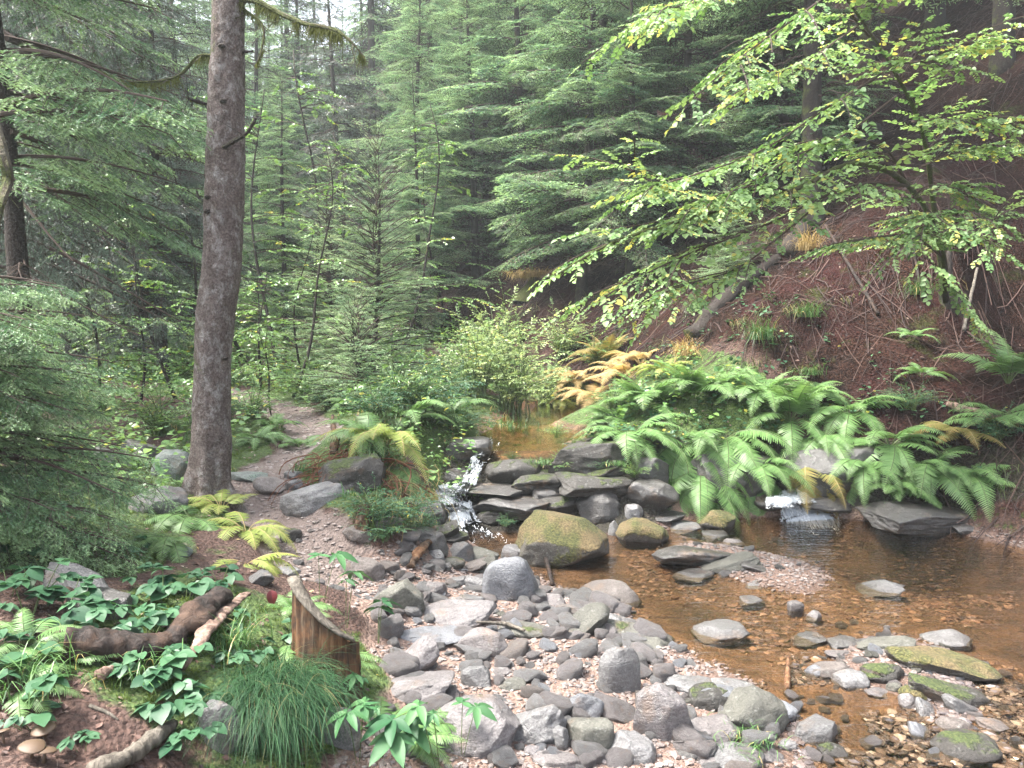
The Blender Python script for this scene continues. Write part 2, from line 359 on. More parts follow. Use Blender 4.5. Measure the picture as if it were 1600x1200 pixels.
c = mix(t, r.outputs[0], c, mix(t, math_(t, 'MULTIPLY', rs.outputs[0], .8), bed, shal))
r2 = N(t, 'ShaderNodeMapRange', i_1=.05, i_2=.0); t.links.new(sep.outputs[2], r2.inputs[0])   # wet rim just above the water line
c = mix(t, math_(t, 'MULTIPLY', r2.outputs[0], .55), c, (.16, .09, .06), 'MULTIPLY')
ub = N(t, 'ShaderNodeMapRange', i_1=.5, i_2=.9); t.links.new(attr(t, 'upbed'), ub.inputs[0])
c = mix(t, ub.outputs[0], c, bed)
hh = math_(t, 'ADD', n1, math_(t, 'MULTIPLY', n2, .6)); hh = math_(t, 'ADD', hh, math_(t, 'MULTIPLY', v1.outputs['Distance'], -.5))
spg = math_(t, 'MULTIPLY_ADD', soft(msl), -.3); spg.node.inputs[2].default_value = .35
principled(t, out, c, .8, bump(t, hh, 1.0, .035), spg)
M_GROUND = m
m_up = blur((inpoly(X_, Y_, UP) & (Z_ < .6))*1.0, 2)
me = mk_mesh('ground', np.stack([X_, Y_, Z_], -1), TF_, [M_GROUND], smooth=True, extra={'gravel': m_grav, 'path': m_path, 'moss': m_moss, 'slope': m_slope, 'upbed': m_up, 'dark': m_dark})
tag(ob('ground', me), kind='structure')
# ---------------------------------------------------------------- water
def watermat(name, tintc, rough, wave, wdist, foam=False, scale=(6, 10, 6)):
    m, t, out = mat(name); P = pos(t)
    w1 = noise(t, mapping(t, P, scale), 1.0, 4, .6, .4); w2 = noise(t, P, 28, 3, .6)
    b = bump(t, math_(t, 'ADD', w1, math_(t, 'MULTIPLY', w2, .25)), wave, wdist)
    gl = N(t, 'ShaderNodeBsdfGlossy', i_Roughness=rough); gl.inputs[0].default_value = (.45, .45, .45, 1) if foam else (1, 1, 1, 1); t.links.new(b, gl.inputs['Normal'])
    tr = N(t, 'ShaderNodeBsdfTransparent'); tr.inputs[0].default_value = (*tintc, 1)
    fr = N(t, 'ShaderNodeFresnel', i_IOR=1.333); t.links.new(b, fr.inputs['Normal'])
    ms = N(t, 'ShaderNodeMixShader'); t.links.new(fr.outputs[0], ms.inputs[0]); t.links.new(tr.outputs[0], ms.inputs[1]); t.links.new(gl.outputs[0], ms.inputs[2])
    last = ms.outputs[0]
    if foam:
        fo = attr(t, 'foam'); uv = N(t, 'ShaderNodeAttribute', attribute_name='flow').outputs['Vector']
        fn = noise(t, mapping(t, uv, (42, 9, 1)), 1.0, 5, .65, .5)
        fm = math_(t, 'ADD', math_(t, 'MULTIPLY', fo, .85), math_(t, 'SUBTRACT', fn, .60)); r = N(t, 'ShaderNodeMapRange', i_1=.16, i_2=.36); t.links.new(fm, r.inputs[0])
        df = N(t, 'ShaderNodeBsdfPrincipled', i_Roughness=.35); df.inputs['Base Color'].default_value = (.34, .37, .40, 1); t.links.new(bump(t, fn, .8, .02), df.inputs['Normal'])
        m2 = N(t, 'ShaderNodeMixShader'); t.links.new(r.outputs[0], m2.inputs[0]); t.links.new(last, m2.inputs[1]); t.links.new(df.outputs[0], m2.inputs[2]); last = m2.outputs[0]
    if foam:
        ed = math_(t, 'ADD', attr(t, 'rim'), math_(t, 'MULTIPLY', math_(t, 'SUBTRACT', fn, .5), .9)); er = N(t, 'ShaderNodeMapRange', i_1=.2, i_2=.45); t.links.new(ed, er.inputs[0]); cl = N(t, 'ShaderNodeBsdfTransparent'); m3 = N(t, 'ShaderNodeMixShader'); t.links.new(er.outputs[0], m3.inputs[0]); t.links.new(cl.outputs[0], m3.inputs[1]); t.links.new(last, m3.inputs[2]); last = m3.outputs[0]
    t.links.new(last, out.inputs[0]); return m
M_WATER = watermat('stream_water', (.93, .84, .70), .03, .8, .03, scale=(5, 13, 6))
M_POOL = watermat('pool_water', (.85, .72, .5), .05, .22, .015, scale=(3, 9, 3))
M_FALL = watermat('falling_water', (.8, .8, .8), .08, .8, .03, foam=True)
M_FOAM = mat('foam'); principled(M_FOAM[1], M_FOAM[2], (.62, .65, .68), .4); M_FOAM = M_FOAM[0]
def grid_patch(name, x0, x1, y0, y1, z, material, keep, step=.06):
    gx, gy = np.meshgrid(np.arange(x0, x1, step), np.arange(y0, y1, step)); a, b = gx.ravel(), gy.ravel()
    k = keep(a, b).reshape(gx.shape); n = gx.shape[1]; i = (np.arange(gx.shape[0]-1)[:, None]*n+np.arange(n-1)[None])
    kk = k[:-1, :-1] | k[1:, :-1] | k[:-1, 1:] | k[1:, 1:]; i = i[kk]
    F = np.stack([i, i+1, i+n+1, i+n], -1); u, inv = np.unique(F, return_inverse=True)
    V = np.stack([a, b, np.full(len(a), z)+.0015*fbm2(a, b, 4, 3, 4)], -1)[u]
    o = ob(name, mk_mesh(name, V, inv.reshape(F.shape), [material])); tag(o, kind='structure'); return o
grid_patch('stream_water', -.5, 8.5, -2.5, 7.6, 0.0, M_WATER, lambda a, b: (hgt(a, b) < .02) & (inpoly(a, b, GRAV) | (b < 6.6)))
upc = UP.mean(0)
grid_patch('upper_pool_water', -1.2, 1.8, 6.6, 13, .545, M_POOL, lambda a, b: inpoly(a, b, (UP-upc)*1.12+upc) & (hgt(a, b) < .57))
def fall_strip(name, pts, widths, nseg, nw, foamy, seed, prof=None):
    C = curve([atz(a, b, c) for a, b, c in pts], nseg); W = np.interp(np.linspace(0, 1, nseg), np.linspace(0, 1, len(widths)), widths)
    C[:, 2] = np.maximum(np.minimum(C[:, 2], hgt(C[:, 0], C[:, 1])+.06), hgt(C[:, 0], C[:, 1])+.025); C[:, 2] = np.maximum.accumulate(C[::-1, 2])[::-1]
    T = np.gradient(C, axis=0); T[:, 2] = 0; T = norm(T); S = np.stack([T[:, 1], -T[:, 0], np.zeros(nseg)], -1)
    u = np.linspace(-1, 1, nw); V = C[:, None]+S[:, None]*(u[None, :, None]*W[:, None, None]*.5)
    s = np.concatenate([[0], np.cumsum(np.linalg.norm(np.diff(C, axis=0), axis=1))])
    # stair steps: flat treads and steep drops
    st = fbm(np.stack([s[:, None]*6+0*u, u[None]*1.5+0*s[:, None], 0*s[:, None]+0*u], -1), 1, 3, seed)
    V[..., 2] += .022*st+.03-.045*np.abs(u)**2
    tread = np.gradient(C[:, 2])/(np.gradient(s)+1e-6); steep = np.clip(-tread/.8, 0, 1)
    fo = np.clip((foamy[0]+foamy[1]*steep[:, None]+.35*st)*(1-.5*np.abs(u[None])**3), 0, 1)
    if prof is not None: fo = np.clip(fo+np.interp(np.linspace(0, 1, nseg), np.linspace(0, 1, len(prof)), prof)[:, None]*(1-.6*np.abs(u[None])**2.5), 0, 1)
    i = (np.arange(nseg-1)[:, None]*nw+np.arange(nw-1)[None]).ravel(); F = np.stack([i, i+1, i+nw+1, i+nw], -1)
    rr_ = np.random.default_rng(seed); nf = 2600; iu = rr_.integers(1, nw-1, nf*4); isg = rr_.integers(1, nseg-1, nf*4); thr = fbm(np.stack([u[iu]*W[isg]*30, s[isg]*6, 0*u[iu]], -1), 1, 3, seed+1); kp = (rr_.random(nf*4) < fo[isg, iu]**1.3*1.2)&(thr > .05); iu, isg = iu[kp][:nf], isg[kp][:nf]
    AF = Acc(); AF.add(V.reshape(-1, 3), np.concatenate([np.zeros((0, 3), int)]) if False else np.stack([np.zeros(0, int)]*3, -1), 0, .5)
    i0 = (np.arange(nseg-1)[:, None]*nw+np.arange(nw-1)[None]).ravel(); F0_ = np.stack([i0, i0+1, i0+nw+1, i0+nw], -1); AF.V, AF.F, AF.M, AF.T, AF.n = [], [], [], [], 0; AF.add(V.reshape(-1, 3), F0_, 0, .5)
    pf = V[isg, iu]+rr_.normal(0, .006, (len(iu), 3))+np.array([0, 0, .004]); tf = norm(C[np.minimum(isg+1, nseg-1)]-C[isg-1]+rr_.normal(0, .012, (len(iu), 3))); szf = np.stack([rr_.uniform(.006, .026, len(iu)), rr_.uniform(.001, .0035, len(iu)), rr_.uniform(.001, .003, len(iu))], -1); AF.stamp(ico(1)[0], ico(1)[1], frame(tf, (0, 0, 1))*szf[:, None, :], pf, 1)
    VV, FF, MM, TT_ = AF.arrays(); nx_ = len(VV)-nseg*nw; pad = lambda q_: np.concatenate([q_.ravel(), np.ones(nx_)])
    rim_ = ((1-np.abs(u)[None]**2)*np.minimum(1, np.minimum(np.linspace(0, 1, nseg), np.linspace(1, 0, nseg))[:, None]*9))
    me = mk_mesh(name, VV, FF, [M_FALL, M_FOAM], MM, None, True, extra={'foam': pad(fo), 'rim': pad(rim_)})
    a = me.attributes.new('flow', 'FLOAT_VECTOR', 'POINT'); fl = np.stack([np.broadcast_to(u*W[:, None]*.5, fo.shape), np.broadcast_to(s[:, None], fo.shape), np.zeros(fo.shape)], -1).reshape(-1, 3); a.data.foreach_set('vector', np.concatenate([fl, np.zeros((nx_, 3))]).astype(np.float32).ravel()); return tag(ob(name, me), kind='structure')
    me = mk_mesh(name, V.reshape(-1, 3), F, [M_FALL], extra={'foam': fo.ravel(), 'rim': ((1-np.abs(u)[None]**2)*np.minimum(1, np.minimum(np.linspace(0, 1, nseg), np.linspace(1, 0, nseg))[:, None]*9)).ravel()})
    a = me.attributes.new('flow', 'FLOAT_VECTOR', 'POINT'); fl = np.stack([np.broadcast_to(u*W[:, None]*.5, fo.shape), np.broadcast_to(s[:, None], fo.shape), np.zeros(fo.shape)], -1)
    a.data.foreach_set('vector', fl.astype(np.float32).ravel()); return tag(ob(name, me), kind='structure')
_ico = {}
def ico(n):
    if n not in _ico:
        b = bmesh.new(); bmesh.ops.create_icosphere(b, subdivisions=n, radius=1); b.verts.index_update()
        _ico[n] = (np.array([v.co for v in b.verts]), np.array([[v.index for v in f.verts] for f in b.faces])); b.free()
    return _ico[n]
fall_strip('cascade_water', [(766,693,.545),(752,708,.50),(742,728,.42),(725,748,.36),(700,762,.33),(693,772,.27),(705,785,.23),(712,792,.17),(722,808,.13),(735,822,.07),(750,842,.03),(762,858,.008)], [.22,.16,.14,.2,.42,.45,.36,.3,.34,.36,.42,.5], 130, 22, (.10, .55), 3)
fall_strip('small_waterfall', [(1200,762,.30),(1215,774,.24),(1228,784,.15),(1240,792,.07),(1256,800,.02),(1275,808,.01),(1295,816,.008)], [.14,.2,.28,.4,.6,.75,.8], 90, 26, (.25, .35), 9, [.1,.35,.45,.45,.35,.15,-.35])
# ---------------------------------------------------------------- rock materials
def rockmat(name, cols, mosscol=None, mossamt=0.0, rough=.6, wet=0.0, band=0.0, warm=(.17, .10, .055)):
    m, t, out = mat(name); P = objc(t); oi = N(t, 'ShaderNodeObjectInfo')
    va = N(t, 'ShaderNodeVectorMath', operation='ADD'); t.links.new(P, va.inputs[0])
    cx = N(t, 'ShaderNodeCombineXYZ'); q = math_(t, 'MULTIPLY', oi.outputs['Random'], 37.0); t.links.new(q, cx.inputs[0]); t.links.new(q, cx.inputs[1]); t.links.new(cx.outputs[0], va.inputs[1]); P = va.outputs[0]
    n1 = noise(t, P, 15, 8, .72, .5); n2 = noise(t, P, 110, 4, .75); n3 = noise(t, mapping(t, P, (6, 6, 55)), 1.0, 6, .65, 1.2); n4 = noise(t, P, 5, 3, .5)
    vc = N(t, 'ShaderNodeTexVoronoi', i_Scale=9, feature='DISTANCE_TO_EDGE'); nv = N(t, 'ShaderNodeTexNoise', i_Scale=7, i_Detail=4); t.links.new(P, nv.inputs['Vector']); t.links.new(mix(t, .18, P, nv.outputs['Color'], 'ADD'), vc.inputs['Vector']); ck = N(t, 'ShaderNodeMapRange', i_1=0, i_2=.03); t.links.new(vc.outputs['Distance'], ck.inputs[0])
    f = mix(t, band*.7, n1, n3)
    c = ramp(t, f, [(.28, cols[0]), (.5, cols[1]), (.68, cols[2])])
    c = mix(t, math_(t, 'MULTIPLY', math_(t, 'SUBTRACT', 1.0, ck.outputs[0]), .12), c, tuple(x*.3 for x in cols[0]))
    c = mix(t, ramp(t, n4, [(.42, (0, 0, 0)), (.6, (.55, .55, .55))]), c, tuple(x*.8 for x in cols[0]))
    c = mix(t, .45, c, ramp(t, n2, [(.35, tuple(x*.45 for x in cols[0])), (.65, cols[2])]))
    # pale lichen flecks and rusty stains
    lf = ramp(t, noise(t, P, 28, 5, .75), [(.58, (0, 0, 0)), (.68, (1, 1, 1))])
    c = mix(t, math_(t, 'MULTIPLY', lf, .45), c, (.27, .28, .26))
    rf = ramp(t, noise(t, P, 5, 4, .7), [(.56, (0, 0, 0)), (.7, (1, 1, 1))])
    c = mix(t, math_(t, 'MULTIPLY', rf, .4), c, warm)
    hv = N(t, 'ShaderNodeHueSaturation'); t.links.new(c, hv.inputs['Color']); v = math_(t, 'MULTIPLY_ADD', oi.outputs['Random'], .5); v.node.inputs[2].default_value = .78; t.links.new(v, hv.inputs['Value']); c = hv.outputs[0]
    hgt_ = math_(t, 'ADD', n1, math_(t, 'MULTIPLY', n2, .35)); hgt_ = math_(t, 'ADD', hgt_, math_(t, 'MULTIPLY', n3, .3)); hgt_ = math_(t, 'ADD', hgt_, math_(t, 'MULTIPLY', ck.outputs[0], .08))
    ro = rough
    if mosscol:
        g = N(t, 'ShaderNodeNewGeometry'); s = N(t, 'ShaderNodeSeparateXYZ'); t.links.new(g.outputs['Normal'], s.inputs[0])
        a = math_(t, 'ADD', math_(t, 'MULTIPLY', s.outputs[2], .55), math_(t, 'MULTIPLY', math_(t, 'SUBTRACT', noise(t, P, 5, 5, .7), .5), 2.0))
        r = N(t, 'ShaderNodeMapRange', i_1=.62-mossamt, i_2=.78-mossamt); t.links.new(a, r.inputs[0])
        mn = noise(t, P, 70, 3, .7); mc = ramp(t, mn, [(.3, tuple(x*.35 for x in mosscol[0])), (.5, mosscol[0]), (.7, mosscol[1])])
        mc = mix(t, ramp(t, noise(t, P, 4, 3), [(.45, (0, 0, 0)), (.6, (1, 1, 1))]), mc, ramp(t, mn, [(.3, (.05, .035, .015)), (.7, (.2, .15, .07))]) if len(mosscol) > 2 else mc)
        c = mix(t, r.outputs[0], c, mc); hgt_ = math_(t, 'ADD', hgt_, math_(t, 'MULTIPLY', math_(t, 'MULTIPLY', mn, r.outputs[0]), 1.6))
        ro = math_(t, 'ADD', math_(t, 'MULTIPLY', r.outputs[0], .9-rough), rough)
    # damp foot near the water line
    s2 = N(t, 'ShaderNodeSeparateXYZ'); t.links.new(pos(t), s2.inputs[0]); w_ = N(t, 'ShaderNodeMapRange', i_1=.035, i_2=.0); t.links.new(s2.outputs[2], w_.inputs[0])
    c = mix(t, math_(t, 'MULTIPLY', w_.outputs[0], .6), c, (.3, .24, .2), 'MULTIPLY')
    principled(t, out, c, ro, bump(t, hgt_, 1.0, .016), .5+wet*.5); return m
MG = ((.045, .065, .016), (.11, .125, .038)); MY = ((.065, .07, .02), (.15, .135, .042), 1)
RM = dict(
 grey=rockmat('grey_stone', [(0.030, 0.029, 0.029), (0.103, 0.100, 0.100), (0.244, 0.241, 0.241)], MG, -.22, .42, wet=.5, band=.5),
 pale=rockmat('pale_stone', [(0.037, 0.035, 0.035), (0.104, 0.102, 0.102), (0.189, 0.186, 0.186)], None, 0, .4, wet=.4, band=.4),
 pink=rockmat('pinkish_stone', [(0.042, 0.036, 0.035), (0.110, 0.098, 0.096), (0.183, 0.167, 0.165)], None, 0, .6),
 mauve=rockmat('mauve_stone', [(0.032, 0.029, 0.029), (0.104, 0.093, 0.093), (0.224, 0.205, 0.205)], MG, -.28, .42, wet=.5, band=.6),
 brown=rockmat('brown_stone', [(0.045, 0.036, 0.032), (0.107, 0.090, 0.081), (0.201, 0.178, 0.165)], MG, -.25, .65, band=.3),
 olive=rockmat('olive_stone', [(0.034, 0.034, 0.028), (0.072, 0.072, 0.059), (0.137, 0.133, 0.114)], MG, -.08, .7, band=.4),
 blue=rockmat('bluish_stone', [(0.041, 0.044, 0.051), (0.103, 0.110, 0.124), (0.227, 0.234, 0.253)], None, 0, .45, wet=.6, band=.6),
 dark=rockmat('dark_wet_stone', [(0.011, 0.010, 0.009), (0.028, 0.025, 0.022), (0.068, 0.062, 0.059)], MG, -.2, .35, wet=1, band=.5),
 darkmoss=rockmat('dark_mossy_stone', [(0.012, 0.011, 0.009), (0.031, 0.028, 0.024), (0.068, 0.062, 0.056)], MG, .18, .6, band=.5),
 moss=rockmat('moss_covered_stone', [(0.031, 0.028, 0.022), (0.062, 0.056, 0.046), (0.124, 0.112, 0.099)], MY, .62, .8),
 lichen=rockmat('lichened_stone', [(0.050, 0.053, 0.046), (0.099, 0.105, 0.099), (0.186, 0.223, 0.205)], ((.16, .22, .18), (.33, .42, .37)), .05, .8),
)
def rock_arr(kind, seed, sub=4):
    """unit rock (-1..1) with flat broken faces"""
    r = np.random.default_rng(seed); V, F = ico(sub); V = V.copy()
    if kind == 'round': pw, nc, lo, hi, na = 2.5, 11, .74, .93, .08
    elif kind == 'slab': pw, nc, lo, hi, na = 4.5, 15, .60, .95, .08
    elif kind == 'wedge': pw, nc, lo, hi, na = 2.8, 12, .5, .85, .08
    else: pw, nc, lo, hi, na = 4, 14, .62, .95, .07
    V = V/(np.abs(V)**pw).sum(1, keepdims=True)**(1/pw)
    V *= 1+fbm(V, .9, 2, seed)[:, None]*.13
    for k in range(nc):
        n = r.normal(size=3)
        if kind in ('slab', 'block'): n[2] *= .35
        n /= np.linalg.norm(n); tt = r.uniform(lo, hi)*(np.abs(V@n).max())
        d = np.maximum(V@n-tt, 0); V -= d[:, None]*n*.97
    if kind == 'wedge':
        n = norm([r.choice([-1, 1])*.55, -.35, .8]); d = np.maximum(V@n-.28, 0); V -= d[:, None]*n*.98
    nn = norm(V); V = V+nn*(fbm(V, 1.8, 3, seed+9)*na*1.2)[:, None]
    for k in range(nc-2):
        n = r.normal(size=3); n[2] *= .45 if kind in ('slab', 'block') else .9
        n /= np.linalg.norm(n); tt = r.uniform(.74, .95)*(V@n).max(); d = np.maximum(V@n-tt, 0); V -= d[:, None]*n*.985
    nn = norm(V); lay = fbm(V*np.array([.6, .6, 5]), 1, 3, seed+3)
    V = V+nn*(fbm(V, 3.5, 4, seed+29)*.022+lay*.01+fbm(V, 9, 3, seed+5)*.012)[:, None]
    return V/np.abs(V).max(0), F
def rock_world(px, py, wpx, hpx, dratio=.75, burial=.25):
    d = ray(px, py); o = np.array([0, 0, CAM_Z]); tt = np.concatenate([np.arange(1.2, 12, .01), np.arange(12, 40, .05)]); P = o+d*(tt/d[1])[:, None]
    W = wpx/F_PX*P[:, 1]; sl = np.clip((py+hpx*.3-495)/F_PX, .05, .6)      # part of the seen height is the top face seen from above
    Hh = np.maximum(hpx/F_PX*P[:, 1]-W*dratio*sl*.8, hpx/F_PX*P[:, 1]*.45)
    g = P[:, 2]-Hh*(.5-burial)-np.maximum(hgt(P[:, 0], P[:, 1]), -.012); k = np.argmax(g < 0)
    return P[k], W[k], W[k]*dratio, Hh[k]
def rock(px, py, wpx, hpx, kind, m, label, roll=0, dr=.75, bury=.25, yaw=None, seed=None, cat='rock', name='rock', group=None, moss=False, sub=None):
    c, W, Dp, Hh = rock_world(px, py, wpx, hpx, dr, bury); seed = seed or int(px*7+py*13)
    s_ = sub or (5 if wpx > 100 else 4); V, F = rock_arr(kind, seed, s_)
    H2 = Hh*(1+bury*.9)
    V = V*np.array([W*1.22, Dp*1.2, H2*1.32])*.5
    me = mk_mesh(name, V, F, [RM[m]])
    r = np.random.default_rng(seed); yaw = r.uniform(-.25, .25) if yaw is None else R(yaw)
    o = ob(name, me, None, c-np.array([0, 0, Hh*bury*.45]), (r.uniform(-.08, .08), R(-roll), yaw))
    tag(o, label, cat, group); return o, c, W, Dp, Hh
